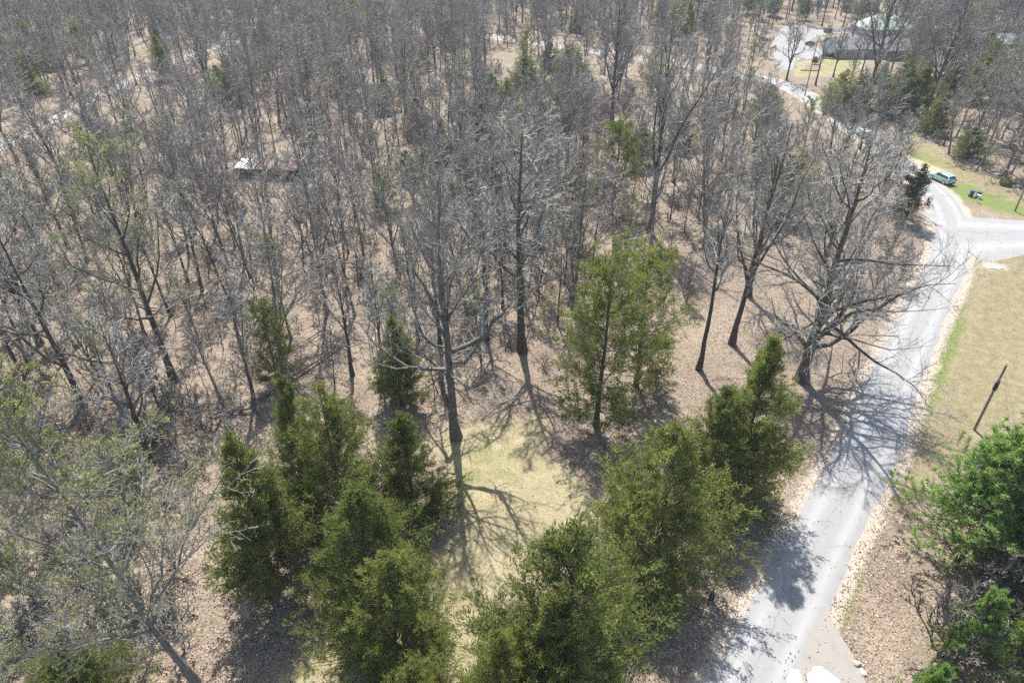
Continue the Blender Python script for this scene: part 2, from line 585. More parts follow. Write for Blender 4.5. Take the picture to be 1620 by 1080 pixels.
litter = mixc(nt, ramp(nt, noise(nt, pos, 1.4, 4, 0.7), 0.58, 0.72, 0, 0.5), litter, (0.10, 0.075, 0.055))
straw = mixc(nt, ramp(nt, fine, 0.3, 0.7), (0.215, 0.187, 0.108), (0.37, 0.322, 0.21))
straw = mixc(nt, ramp(nt, mid, 0.35, 0.65, 0, 0.65), straw, (0.185, 0.175, 0.085))
straw = mixc(nt, ramp(nt, cell, 0.8, 0.9, 0, 0.7), straw, (0.36, 0.27, 0.2))
straw = mixc(nt, ramp(nt, noise(nt, pos, 0.3, 5, 0.7), 0.5, 0.75, 0, 0.45), straw, (0.22, 0.175, 0.11))
straw = mixc(nt, ramp(nt, noise(nt, pos, 1.7, 4, 0.7), 0.55, 0.7, 0, 0.5), straw, (0.15, 0.15, 0.065))
lawn_c = mixc(nt, ramp(nt, noise(nt, pos, 0.9, 6, 0.8), 0.35, 0.65), (0.115, 0.098, 0.052), (0.235, 0.20, 0.125))
straw = mixc(nt, mth(nt, 'MULTIPLY', attr(nt, 'lawn').outputs['Fac'], 0.75), straw, lawn_c)
green = mixc(nt, ramp(nt, fine, 0.3, 0.7), (0.09, 0.125, 0.035), (0.18, 0.205, 0.075))
bare = mixc(nt, ramp(nt, fine, 0.3, 0.7), (0.27, 0.22, 0.175), (0.44, 0.385, 0.33))
sand = mixc(nt, ramp(nt, fine, 0.3, 0.7), (0.36, 0.275, 0.16), (0.47, 0.375, 0.24))
def edge(att, n, k=0.9):
    a = attr(nt, att).outputs['Fac']
    s = mth(nt, 'ADD', a, mth(nt, 'MULTIPLY', mth(nt, 'SUBTRACT', n, 0.5), k))
    s = mth(nt, 'MULTIPLY', s, ramp(nt, a, 0.0, 0.12))
    return ramp(nt, s, 0.3, 0.7)
mixn = mth(nt, 'ADD', mth(nt, 'MULTIPLY', mid, 0.5), mth(nt, 'MULTIPLY', fine, 0.5))
c = mixc(nt, edge('grass', mixn), litter, straw)
c = mixc(nt, edge('green', mixn, 1.5), c, green)
c = mixc(nt, edge('sand', mixn), c, sand)
c = mixc(nt, edge('bare', mixn, 1.3), c, bare)
nt.links.new(c, b.inputs['Base Color'])
b.inputs['Roughness'].default_value = 0.95
b.inputs['Specular IOR Level'].default_value = 0.1
bump(nt, b, mth(nt, 'ADD', mth(nt, 'MULTIPLY', cell, 0.6), fine), 0.9, 0.09)
g = Geo()
ny, nx = GX.shape
ii = np.arange(ny * nx).reshape(ny, nx)
g.add(np.stack([fx, fy, gz], 1), np.stack([ii[:-1, :-1], ii[:-1, 1:], ii[1:, 1:], ii[1:, :-1]], -1).reshape(-1, 4))
me = g.mesh('ground', gm, smooth=True)
for n_, a_ in (('grass', a_grass), ('green', a_green), ('bare', a_bare), ('sand', a_sand), ('lawn', np.maximum(mask(RLAWN, 3, 0.8, 0.5, 2), mask(VERGE, 3, 0.8, 0.4, 3)))):
    at_ = me.attributes.new(n_, 'FLOAT', 'POINT')
    at_.data.foreach_set('value', a_.astype(np.float32))
tag(put('ground', me), kind='structure')

# roads -------------------------------------------------------------
def road_mat(name, c0, c1, crack=True):
    m, nt, b = new_mat(name)
    pos = nd(nt, 'ShaderNodeNewGeometry').outputs['Position']
    ac = attr(nt, 'across').outputs['Fac']
    f = noise(nt, pos, 12, 4, 0.8)
    md = noise(nt, pos, 0.45, 4, 0.6)
    c = mixc(nt, f, c0, c1)
    w = mth(nt, 'ABSOLUTE', mth(nt, 'SUBTRACT', mth(nt, 'ABSOLUTE', ac), 0.5))          # wheel tracks polished paler
    c = mixc(nt, ramp(nt, w, 0.0, 0.26, 0.6, 0.0), c, tuple(min(1, x * 1.22) for x in c1))
    c = mixc(nt, ramp(nt, noise(nt, pos, 0.8, 6, 0.8), 0.5, 0.66, 0, 0.28), c, tuple(0.75 * x for x in c0))
    if crack:
        cw = mth(nt, 'ADD', ac, mth(nt, 'MULTIPLY', mth(nt, 'SUBTRACT', noise(nt, pos, 0.35, 5, 0.7), 0.5), 0.55))
        k1 = mth(nt, 'LESS_THAN', mth(nt, 'ABSOLUTE', mth(nt, 'SUBTRACT', cw, 0.12)), 0.012)
        cv = nd(nt, 'ShaderNodeTexVoronoi', feature='DISTANCE_TO_EDGE')
        cv.inputs['Scale'].default_value = 0.16
        wv = nd(nt, 'ShaderNodeVectorMath', operation='ADD')
        nn = nd(nt, 'ShaderNodeTexNoise')
        nn.inputs['Scale'].default_value = 0.5
        nt.links.new(pos, nn.inputs['Vector'])
        sc_ = nd(nt, 'ShaderNodeVectorMath', operation='SCALE')
        sc_.inputs['Scale'].default_value = 2.0
        nt.links.new(nn.outputs['Color'], sc_.inputs[0])
        nt.links.new(pos, wv.inputs[0])
        nt.links.new(sc_.outputs[0], wv.inputs[1])
        nt.links.new(wv.outputs[0], cv.inputs['Vector'])
        k2 = mth(nt, 'LESS_THAN', cv.outputs['Distance'], 0.006)
        k = mth(nt, 'MAXIMUM', k1, mth(nt, 'MULTIPLY', k2, ramp(nt, md, 0.45, 0.55)))
        c = mixc(nt, mth(nt, 'MULTIPLY', k, 0.42), c, (0.10, 0.095, 0.09))
    e = mth(nt, 'ADD', mth(nt, 'ABSOLUTE', ac), mth(nt, 'MULTIPLY', mth(nt, 'SUBTRACT', noise(nt, pos, 1.6, 4, 0.7), 0.5), 0.35))
    c = mixc(nt, ramp(nt, e, 0.9, 1.05, 0, 0.85), c, (0.25, 0.205, 0.16))
    nt.links.new(c, b.inputs['Base Color'])
    b.inputs['Roughness'].default_value = 0.85
    b.inputs['Specular IOR Level'].default_value = 0.3
    bump(nt, b, f, 0.4, 0.015)
    return m
M['road'] = road_mat('weathered_asphalt', (0.19, 0.191, 0.192), (0.252, 0.251, 0.249))
M['gravel'] = road_mat('gravel_track', (0.18, 0.165, 0.15), (0.28, 0.262, 0.24), False)

def ribbon(name, line, w, mat, z=0.03, jit=0.22, flare=None):
    L = np.array(line)
    # resample evenly
    s = np.concatenate([[0], np.cumsum(np.hypot(*np.diff(L, axis=0).T))])
    keep = np.concatenate([[True], np.diff(s) > 1e-6])
    L, s = L[keep], s[keep]
    ss = np.arange(0, s[-1], 0.8)
    X = np.interp(ss, s, L[:, 0])
    Y = np.interp(ss, s, L[:, 1])
    T = norm(np.stack([np.gradient(X), np.gradient(Y)], 1))
    Nn = np.stack([-T[:, 1], T[:, 0]], 1)
    cols = np.linspace(-1, 1, 9)
    r = np.random.default_rng(3)
    def jagged():
        x = r.normal(size=len(ss))
        k = np.array([1, 2, 3, 2, 1]) / 9
        return np.convolve(x, k, 'same')
    jl, jr = jagged() * jit, jagged() * jit
    W = np.full(len(ss), w / 2)
    if flare is not None:
        W = W + flare(ss)
    V, A = [], []
    for c_ in cols:
        off = c_ * W + (jl if c_ < 0 else jr) * abs(c_) ** 3
        crown = z + 0.05 * (1 - c_ * c_) - (0.055 if abs(c_) == 1 else 0)
        V.append(np.stack([X + Nn[:, 0] * off, Y + Nn[:, 1] * off, np.full(len(ss), crown)], 1))
        A.append(np.full(len(ss), c_))
    V = np.concatenate(V)
    n = len(ss)
    idx = np.arange(9 * n).reshape(9, n)
    q = np.stack([idx[:-1, :-1], idx[:-1, 1:], idx[1:, 1:], idx[1:, :-1]], -1).reshape(-1, 4)[:, ::-1]
    g = Geo().add(V, q)
    me = g.mesh(name, mat, smooth=True)
    a = me.attributes.new('across', 'FLOAT', 'POINT')
    a.data.foreach_set('value', np.concatenate(A).astype(np.float32))
    return tag(put(name, me), kind='structure')
ribbon('road', ROAD, 5.3, 'road')
ribbon('side_road', SIDE, 11.0, 'road', z=0.036, flare=lambda s: 4.2 * np.exp(-s / 7.0))
ribbon('gravel_track', TRACK, 4.2, 'gravel')

def sheet(name, poly, mat, z, inner=True):
    """closed outline as a sheet with a wobbly edge"""
    P = np.array(smooth_line(list(poly) + [poly[0]], 6)[:-1])
    tri = mathutils.geometry.tessellate_polygon([[Vector((p[0], p[1], 0)) for p in P]])
    V = np.concatenate([P, np.full((len(P), 1), z)], 1)
    T = np.array(tri)
    a, b, c = (V[T[:, k]] for k in range(3))
    up = np.cross(b - a, c - a)[:, 2] > 0
    T[~up] = T[~up][:, ::-1]
    n = len(P)
    lo = V - np.array([0, 0, 0.08])
    i = np.arange(n)
    sides = np.stack([i, np.roll(i, -1), np.roll(i, -1) + n, i + n], -1)
    me = Geo().add(np.concatenate([V, lo]), sides, T).mesh(name, mat)
    at0 = me.attributes.new('across', 'FLOAT', 'POINT')
    at0.data.foreach_set('value', np.full(2 * n, 0.15, np.float32))
    return tag(put(name, me), kind='structure')
sheet('driveway', LOT, 'road', 0.045)
sheet('gravel_apron', APRON, 'gravel', 0.05)

# ------------------------------------------------------------------ bare hardwoods
def bare_tree(seed, H, r0, fork=0.4, nl=9, spread=0.3, lean=(0, 0), n2=5, n3=5, n4=4, twig=0.012, limbs=None, angle=(25, 55), wander=0.19, leaders=0, sides=7, bud=0, up=0.25, lowlimb=0.0, budsize=0.11, budfrom=0.0):
    r = np.random.default_rng(seed)
    K = 11
    z = np.linspace(-0.35, H, K)
    zz = np.clip(z / H, 0, 1)
    wx = np.cumsum(r.normal(size=K)) * 0.035 * H / K
    wy = np.cumsum(r.normal(size=K)) * 0.035 * H / K
    wx -= wx[0]
    wy -= wy[0]
    T = np.stack([lean[0] * zz * H + wx, lean[1] * zz * H + wy, z], 1)[None]
    Rr = (r0 * (1 - 0.88 * zz ** 0.9))
    Rr[0] *= 1.55
    Rr[1] *= 1.02
    TR = Rr[None]
    trunk, crown = Geo(), Geo()
    tubes(trunk, T, TR, sides)
    LP, LR, LL = [], [], []
    if leaders:
        p, t = sample(T, np.array([[fork]]))
        for k in range(leaders):
            az = 2 * PI * (k + 0.4 * r.random()) / leaders + seed
            d = np.array([math.cos(az) * 0.42, math.sin(az) * 0.42, 1.0])
            ln = H * (1 - fork) * (0.75 + 0.25 * r.random())
            pts = [p[0, 0] - np.array([0, 0, 0.6])]
            for j in range(6):
                d = norm(d + r.normal(size=3) * 0.10 + np.array([0, 0, 0.10]))
                pts.append(pts[-1] + d * ln / 6)
            LP.append(np.array(pts))
            LR.append(np.interp(fork, zz, Rr) * 0.75 * np.linspace(1, 0.15, 7))
            LL.append(ln)
    if limbs:
        for (h, az, el, ln, rad) in limbs:
            p, t = sample(T, np.array([[h]]))
            d = np.array([math.cos(R(az)) * math.cos(R(el)), math.sin(R(az)) * math.cos(R(el)), math.sin(R(el))])
            pts = [p[0, 0]]
            for j in range(6):
                d = norm(d + r.normal(size=3) * wander * 1.6 + np.array([0, 0, 0.13]))
                pts.append(pts[-1] + d * ln / 6)
            LP.append(np.array(pts))
            LR.append(rad * np.linspace(1, 0.05, 7) + 0.008)
            LL.append(ln)
    s = fork + (0.97 - fork) * ((np.arange(nl) + 0.2 + 0.6 * r.random(nl)) / nl)
    az0 = r.random() * 6.28
    for k in range(nl):
        p, t = sample(T, np.array([[s[k]]]))
        az = az0 + k * 2.4 + r.normal() * 0.3
        a = R(angle[0] + (angle[1] - angle[0]) * r.random())
        d = norm(np.array([math.cos(az) * math.sin(a), math.sin(az) * math.sin(a), math.cos(a)]))
        u = (s[k] - fork) / (1 - fork)
        ln = H * spread * (1.15 - 0.75 * u) * (0.75 + 0.5 * r.random())
        pts = [p[0, 0]]
        for j in range(6):
            d = norm(d + r.normal(size=3) * wander + np.array([0, 0, up * 0.35]))
            pts.append(pts[-1] + d * ln / 6)
        LP.append(np.array(pts))
        rr = np.interp(s[k], zz, Rr) * 0.55
        LR.append(rr * np.linspace(1, 0.15, 7) + 0.012)
        LL.append(ln)
    LP, LR, LL = np.array(LP), np.array(LR), np.array(LL)
    tubes(trunk, LP, LR, 5)
    P2, R2, L2 = grow(r, LP, LR, LL, n2, 0.2, 1.0, 25, 60, 0.6, 0.5, twig * 1.3, 5, 0.17, up)
    tubes(crown, P2, R2, 4)
    Pt, Rt, Lt = grow(r, T, TR, np.array([H * 0.16]), max(4, nl), fork * (1 - lowlimb), 1.0, 35, 80, 0.35, 1.0, twig * 1.2, 5, 0.2, up)
    tubes(crown, Pt, Rt, 3)
    Pq, Rq, Lq = np.concatenate([P2, Pt]), np.concatenate([R2, Rt]), np.concatenate([L2, Lt])
    P3, R3, L3 = grow(r, Pq, Rq, Lq, n3, 0.2, 1.0, 25, 65, 0.6, 0.55, twig, 4, 0.2, up)
    tubes(crown, P3, R3, 3)
    P4, R4, L4 = grow(r, P3, R3, L3, n4, 0.15, 1.0, 25, 65, 0.6, 0.6, twig * 0.7, 3, 0.2, up)
    tubes(crown, P4, R4, 3)
    out = [trunk, crown, None]
    if bud:
        gb = Geo()
        n = bud
        i = r.integers(0, len(P4), n)
        p = P4[i, -1] + (P4[i, 1] - P4[i, -1]) * r.random((n, 1)) * 0.7
        keep = p[:, 2] > H * budfrom
        p = p[keep] + r.normal(size=(keep.sum(), 3)) * 0.05
        cl = r.random(len(P4))[i][keep]
        blades(gb, r, p, norm(r.normal(size=p.shape) + np.array([0, 0, 0.4])), budsize, budsize * 0.7, 0.3, np.clip(0.25 + 0.5 * cl + 0.2 * r.normal(size=len(p)), 0, 1))
        out[2] = gb
    return out

def tree_meshes(name, geos, bark='bark', twig='twig', bud='bud'):
    return (geos[0].mesh(name + '_trunk', bark, smooth=True), geos[1].mesh(name + '_crown', twig), geos[2].mesh(name + '_buds', bud, tone=True) if geos[2] else None)

def place_tree(name, meshes, xy, label, group=None, rz=0.0, s=1.0, sz=None, crown_name='crown', bud_name='buds', cat='tree'):
    z = float(ground_z([xy[0]], [xy[1]])[0])
    t = empty(name, (xy[0], xy[1], z), rz, (s, s, sz if sz else s))
    put('trunk', meshes[0], t)
    put(crown_name, meshes[1], t)
    if len(meshes) > 2 and meshes[2] is not None:
        put(bud_name, meshes[2], t)
    tag(t, label, cat, group)
    return t

front = []
landmarks = []        # (x, y, phrase) used to say which tree is meant
taken = []            # (x, y, radius) kept free of the woodland trees
def hero(name, base, ty, label, phrase, clear=2.6, **kw):
    H = height_at(base, ty)
    xy = at(*base)
    bark, twig, budm = kw.pop('bark', 'bark'), kw.pop('twigm', 'twig'), kw.pop('budm', 'bud')
    g = bare_tree(H=H, **kw)
    t = place_tree(name, tree_meshes(name, g, bark, twig, budm), xy, label)
    if phrase:
        landmarks.append((xy[0], xy[1], phrase))
    taken.append((xy[0], xy[1], clear))
    return t

hero('oak_tree', (722, 692), 285, 'large bare grey tree at the head of the grassy clearing, long shadow before it', 'big bare tree at the head of the clearing', 3.6,
     seed=3, bark='mid_bark', r0=0.47, fork=0.40, nl=11, spread=0.34, n2=6, n3=5, n4=4, twig=0.009, angle=(18, 50), twigm='twig_pale', sides=9,
     limbs=[(0.13, 155, 58, 15, 0.30), (0.33, 205, 10, 11.5, 0.22), (0.40, 10, 40, 12, 0.26), (0.36, 335, 12, 9, 0.2), (0.45, 60, 55, 10, 0.2), (0.30, 120, 35, 8, 0.15), (0.5, 180, 50, 10, 0.2), (0.30, 280, 25, 9, 0.18), (0.42, 255, 35, 9, 0.17)])
hero('hardwood_tree', (826, 556), 205, 'bare tree with a wide pale twiggy crown behind the grassy clearing', 'wide pale tree behind the clearing', 3.2,
     seed=8, r0=0.48, fork=0.36, nl=15, spread=0.36, n2=6, n3=6, n4=4, twig=0.014, angle=(30, 65), twigm='twig_pale', sides=8)
hero('hardwood_tree', (1105, 584), 300, 'slim bare tree on brown leaves between the open cedar and the forked tree', 'slim bare tree on the open leaf floor', 2.5,
     seed=21, r0=0.30, fork=0.45, nl=10, spread=0.26, n2=5, n3=5, n4=5, twig=0.013, angle=(20, 50), twigm='twig_pale')
hero('hardwood_tree', (1158, 543), 195, 'tall bare tree with dark slanting trunk standing left of the road oak', 'tall tree left of the road oak', 2.5,
     seed=33, r0=0.36, fork=0.34, nl=11, spread=0.30, n2=6, n3=5, n4=5, twig=0.013, angle=(20, 45), lean=(0.05, 0.02), leaders=2)
hero('hardwood_tree', (1184, 468), 210, 'bare tree right behind the tall slanting tree on open leaf floor', None, 2.5,
     seed=34, r0=0.36, fork=0.3, nl=11, spread=0.30, n2=6, n3=5, n4=4, twig=0.013, angle=(20, 45), lean=(-0.01, 0.02), leaders=2)
hero('oak_tree', (1268, 600), 235, 'broad bare oak at the roadside throwing a branching shadow across the asphalt', 'broad roadside oak', 4.5,
     seed=51, r0=0.60, fork=0.22, nl=16, spread=0.42, n2=7, n3=6, n4=6, twig=0.0095, angle=(35, 72), sides=9, lean=(0.02, 0.02), up=0.12, twigm='twig',
     limbs=[(0.13, 20, 50, 15, 0.36), (0.17, -25, 35, 15, 0.30), (0.2, 5, 26, 15, 0.28), (0.24, -60, 18, 12, 0.22), (0.2, 70, 45, 14, 0.26), (0.28, 35, 28, 14, 0.25), (0.26, -10, 48, 16, 0.28), (0.15, 190, 60, 13, 0.28), (0.31, -40, 12, 14, 0.22), (0.36, 120, 40, 11, 0.18), (0.3, 215, 15, 9, 0.16), (0.38, 0, 15, 13, 0.18)])
hero('budding_tree', (312, 1080), 640, 'grey leaning tree with pale yellow buds in the bottom left brush', 'leaning budding tree at the bottom left', 4.0,
     seed=64, r0=0.26, fork=0.22, nl=16, spread=0.33, n2=7, n3=6, n4=6, twig=0.0095, angle=(25, 60), lean=(-0.2, 0.06), bark='pale_bark', twigm='twig_pale', bud=17000, budfrom=0.3, budsize=0.11, lowlimb=0.5,
     limbs=[(0.22, 150, 50, 8, 0.13), (0.35, 100, 65, 7, 0.12)])
hero('budding_tree', (276, 604), 240, 'budding tree with pale green haze and slanting trunk in the left wood', 'pale green budding tree in the left wood', 3.5,
     seed=71, r0=0.40, fork=0.30, nl=13, spread=0.36, n2=6, n3=6, n4=5, twig=0.013, angle=(25, 65), lean=(-0.05, 0.05), bud=9000, budfrom=0.3, budsize=0.13, twigm='twig_pale')
hero('hardwood_tree', (132, 646), 330, 'crooked bare tree with pale lichened boughs at the left edge', 'crooked tree with pale boughs', 3.5,
     seed=82, r0=0.36, fork=0.22, nl=12, spread=0.42, n2=6, n3=6, n4=4, twig=0.013, angle=(35, 80), lean=(-0.05, 0.03), twigm='twig_pale', wander=0.26)
hero('hardwood_tree', (64, 545), 250, 'bare tree with two dark stems near the left edge', None, 3,
     seed=83, r0=0.36, fork=0.2, nl=10, spread=0.36, n2=6, n3=5, n4=4, twig=0.013, angle=(25, 60), leaders=2, lean=(-0.04, 0))
hero('hardwood_tree', (1028, 368), 20, 'very tall bare tree behind the slim tree, crown reaching the far road', 'very tall tree before the far road', 3,
     seed=91, r0=0.42, fork=0.32, nl=14, spread=0.24, n2=6, n3=6, n4=4, twig=0.016, angle=(12, 38), leaders=3)
hero('hardwood_tree', (968, 196), -18, 'dark bare tree with upright fan of limbs short of the far road', 'dark fan tree short of the far road', 3,
     seed=92, r0=0.46, fork=0.3, nl=13, spread=0.28, n2=6, n3=6, n4=4, twig=0.018, angle=(15, 45), leaders=3)
hero('hardwood_tree', (1368, 168), -60, 'big dark forked tree standing in front of the ranch house', 'dark forked tree before the house', 3,
     seed=93, r0=0.55, fork=0.32, nl=13, spread=0.28, n2=6, n3=6, n4=4, twig=0.02, angle=(20, 55), leaders=2)
hero('hardwood_tree', (1462, 180), -20, 'spreading bare tree with slanting trunk right of the house', 'slanting tree right of the house', 3,
     seed=94, r0=0.46, fork=0.28, nl=14, spread=0.34, n2=6, n3=6, n4=4, twig=0.018, angle=(25, 55), lean=(0.06, 0), leaders=2)
hero('hardwood_tree', (1598, 235), -10, 'big bare oak at the right edge above the grass verge', 'big oak at the right edge', 3,
     seed=95, r0=0.5, fork=0.25, nl=15, spread=0.38, n2=6, n3=6, n4=5, twig=0.017, angle=(30, 75), twigm='twig_pale')
hero('budding_tree', (1176, 176), 62, 'slim tree with fresh yellow buds beside the far road bend', 'yellow budding tree by the far bend', 2.5,
     seed=96, r0=0.22, fork=0.2, nl=11, spread=0.30, n2=5, n3=5, n4=4, twig=0.014, bud=2600, budfrom=0.25, budsize=0.16)
hero('hardwood_tree', (1395, 318), 190, 'bushy many-stemmed bare tree leaning over the road by the broad-leaved evergreen', 'many-stemmed tree by the road curve', 3,
     seed=97, r0=0.24, fork=0.08, nl=14, spread=0.5, n2=6, n3=6, n4=5, twig=0.014, angle=(20, 55), leaders=4)
YARD = [tree_meshes('yard_tree', bare_tree(900 + k_, 16, 0.26, fork=0.3, nl=11, spread=0.3, n2=5, n3=5, n4=4, twig=0.017, angle=(20, 55), leaders=(0, 2, 3)[k_])) for k_ in range(3)]
for k_, (b_, t_, lab_) in enumerate([((1404, 132), 18, 'slim bare tree in front of the brick wing'), ((1436, 120), 6, 'bare tree at the right corner of the brick wing'), ((1348, 60), -20, 'bare tree rising behind the ranch house roof'), ((1392, 70), -10, 'bare tree in front of the pale green roof'), ((1300, 42), -40, 'bare tree behind the dumpster'), ((1334, 42), -38, 'bare tree left of the pale green roof'), ((1272, 38), -42, 'bare tree at the far left end of the driveway'), ((1420, 60), -22, 'bare tree right of the pale green roof'), ((1244, 128), 20, 'bare tree where the driveway meets the far road'), ((1340, 150), 62, 'slim bare tree on the bank below the house lawn'), ((1318, 122), 40, 'small bare tree in front of the white gable end'), ((1362, 118), 30, 'bare tree on the lawn in front of the house door'), ((1290, 135), 40, 'small bare tree beside the distant utility pole')]):
    hy_ = height_at(b_, t_) / 16.0
    place_tree('yard_tree', YARD[k_ % 3], at(*b_), lab_, None, 1.7 * k_, hy_ * 1.05, hy_)
    taken.append((*at(*b_), 2.0))
hero('redbud_tree', (1452, 118), 62, 'redbud in magenta bloom right of the ranch house', 'magenta redbud by the house', 2,
     seed=98, r0=0.14, fork=0.15, nl=10, spread=0.45, n2=5, n3=5, n4=4, twig=0.014, bud=3000, budsize=0.16, budm='redbud', angle=(30, 70))
hero('redbud_tree', (940, 205), 160, 'small redbud with dull pink bloom beside the dark fan tree', None, 2,
     seed=99, r0=0.1, fork=0.15, nl=9, spread=0.45, n2=5, n3=5, n4=3, twig=0.013, bud=1200, budsize=0.14, budm='redbud', angle=(30, 70))
hero('ash_tree', (1660, 530), 430, 'small bare tree at the right edge of the lawn, branches reaching in', None, 2,
     seed=100, r0=0.18, fork=0.2, nl=10, spread=0.5, n2=5, n3=5, n4=4, twig=0.012, angle=(40, 80))
hero('roadside_tree', (1330, 262), 120, 'slim bare tree with upswept limbs beside the road bend', None, 2.5,
     seed=101, r0=0.22, fork=0.2, nl=12, spread=0.34, n2=5, n3=6, n4=4, twig=0.015, angle=(20, 50), leaders=2)
hero('roadside_tree', (1302, 420), 205, 'dense grey tree with dark trunk behind the broad roadside oak', None, 2.5,
     seed=102, r0=0.34, fork=0.25, nl=13, spread=0.36, n2=6, n3=6, n4=5, twig=0.014, angle=(25, 60), leaders=2)

# ------------------------------------------------------------------ cedars and pines
def cedar(seed, H, W, base=0.08, dens=1.0, r0=0.16, prof=None, tall=0.5):
    r = np.random.default_rng(seed)
    trunk, fol = Geo(), Geo()
    K = 8
    z = np.linspace(-0.3, H * 0.97, K)
    T = np.stack([np.cumsum(r.normal(size=K)) * 0.03, np.cumsum(r.normal(size=K)) * 0.03, z], 1)[None]
    TR = (r0 * (1 - 0.9 * np.clip(z / H, 0, 1)))[None]
    TR[0, 0] *= 1.5
    tubes(trunk, T, TR, 6)
    nb = int(190 * dens)
    s = base + (0.99 - base) * (r.random(nb) ** 1.15)
    az = r.random(nb) * 2 * PI
    lobe = 1 + 0.28 * np.sin(az * 3 + seed) + 0.22 * np.sin(az * 2 - seed * 1.7 + s * 9)
    u = (s - base) / (1 - base)
    if prof is None:
        shape = np.minimum(1, (1 - u) ** 0.92 * 1.14) * (0.8 + 0.2 * np.minimum(1, u / 0.12))
    else:
        shape = prof(u)
    ln = W * (shape * lobe * (0.7 + 0.45 * r.random(nb)) + 0.06)
    p, t = sample(np.repeat(T, nb, 0), s[:, None])
    p = p[:, 0]
    el = R(2) + R(42) * u + r.normal(size=nb) * 0.16
    d = np.stack([np.cos(az) * np.cos(el), np.sin(az) * np.cos(el), np.sin(el)], 1)
    pts = [p]
    for k in range(5):
        d = norm(d + r.normal(size=(nb, 3)) * 0.10 + np.array([0, 0, 0.10 * tall]))
        pts.append(pts[-1] + d * (ln / 5)[:, None])
    P1 = np.stack(pts, 1)
    R1 = (0.012 + 0.018 * ln / W)[:, None] * np.linspace(1, 0.3, 6)[None, :]
    tubes(trunk, P1, R1, 3)
    P2, R2, L2 = grow(r, P1, R1, np.maximum(ln, 0.3), 9, 0.3, 1.02, 25, 62, 0.5, 0.38, 0.006, 4, 0.14, 0.25, 0.25)
    kp = r.random(len(P2)) < np.clip(np.repeat(ln, 9) / (0.95 * W), 0.12, 1.0)
    bid = np.repeat(np.arange(nb), 9)[kp]
    btone = r.random(nb)
    P2 = P2[kp]
    # sprays along branchlets
    m = 11
    ss = 0.15 + 0.85 * r.random((len(P2), m))
    q, tg = sample(P2, ss)
    cl = np.repeat(r.random(len(P2))[:, None], m, 1) * 0.5 + np.repeat(btone[bid][:, None], m, 1) * 0.25
    q, tg, cl = q.reshape(-1, 3), tg.reshape(-1, 3), cl.reshape(-1)
    for k in range(3):
        dd = norm(tg + r.normal(size=q.shape) * 0.6 + np.array([0, 0, 0.28]))
        tone = np.clip(cl + 0.12 + 0.2 * r.normal(size=len(q)), 0, 1)
        blades(fol, r, q + r.normal(size=q.shape) * 0.07, dd, 0.20, 0.042, 0.25, tone)
    return trunk, fol

def pine(seed, H, W, base=0.15, r0=0.16):
    r = np.random.default_rng(seed)
    trunk, fol = Geo(), Geo()
    K = 8
    z = np.linspace(-0.3, H, K)
    T = np.stack([np.cumsum(r.normal(size=K)) * 0.05, np.cumsum(r.normal(size=K)) * 0.05, z], 1)[None]
    TR = (r0 * (1 - 0.9 * np.clip(z / H, 0, 1)))[None]
    tubes(trunk, T, TR, 6)
    nb = 100
    s = base + (0.98 - base) * (np.arange(nb) // 5 / (nb // 5) + 0.02 * r.normal(size=nb)).clip(0, 1)
    az = r.random(nb) * 2 * PI
    u = np.clip((s - base) / (1 - base), 0, 1)
    ln = W * ((1 - u) ** 0.7 * (0.6 + 0.6 * r.random(nb)) + 0.12)
    p, t = sample(np.repeat(T, nb, 0), s[:, None])
    p = p[:, 0]
    el = R(5) + R(45) * u + r.normal(size=nb) * 0.15
    d = np.stack([np.cos(az) * np.cos(el), np.sin(az) * np.cos(el), np.sin(el)], 1)
    pts = [p]
    for k in range(5):
        d = norm(d + r.normal(size=(nb, 3)) * 0.08 + np.array([0, 0, 0.06]))
        pts.append(pts[-1] + d * (ln / 5)[:, None])
    P1 = np.stack(pts, 1)
    R1 = (0.014 + 0.02 * ln / W)[:, None] * np.linspace(1, 0.3, 6)[None, :]
    tubes(trunk, P1, R1, 4)
    P2, R2, L2 = grow(r, P1, R1, np.maximum(ln, 0.6), 9, 0.25, 1.0, 35, 65, 0.5, 0.34, 0.006, 4, 0.12, 0.12, 0.4)
    tubes(trunk, P2, R2, 3)
    m = 10
    q, tg = sample(P2, 0.35 + 0.65 * r.random((len(P2), m)))
    cl = np.repeat(r.random(len(P2))[:, None], m, 1).reshape(-1) * 0.5
    q, tg = q.reshape(-1, 3), tg.reshape(-1, 3)
    for k in range(5):
        dd = norm(tg * 0.8 + r.normal(size=q.shape) * 0.6 + np.array([0, 0, 0.25]))
        blades(fol, r, q, dd, 0.21, 0.034, 0.2, np.clip(cl + 0.2 + 0.2 * r.normal(size=len(q)), 0, 1))
    return trunk, fol

def ever_meshes(name, geos, leaf='cedar', bark='cedar_bark'):
    return (geos[0].mesh(name + '_trunk', bark, smooth=True), geos[1].mesh(name + '_foliage', leaf, tone=True))

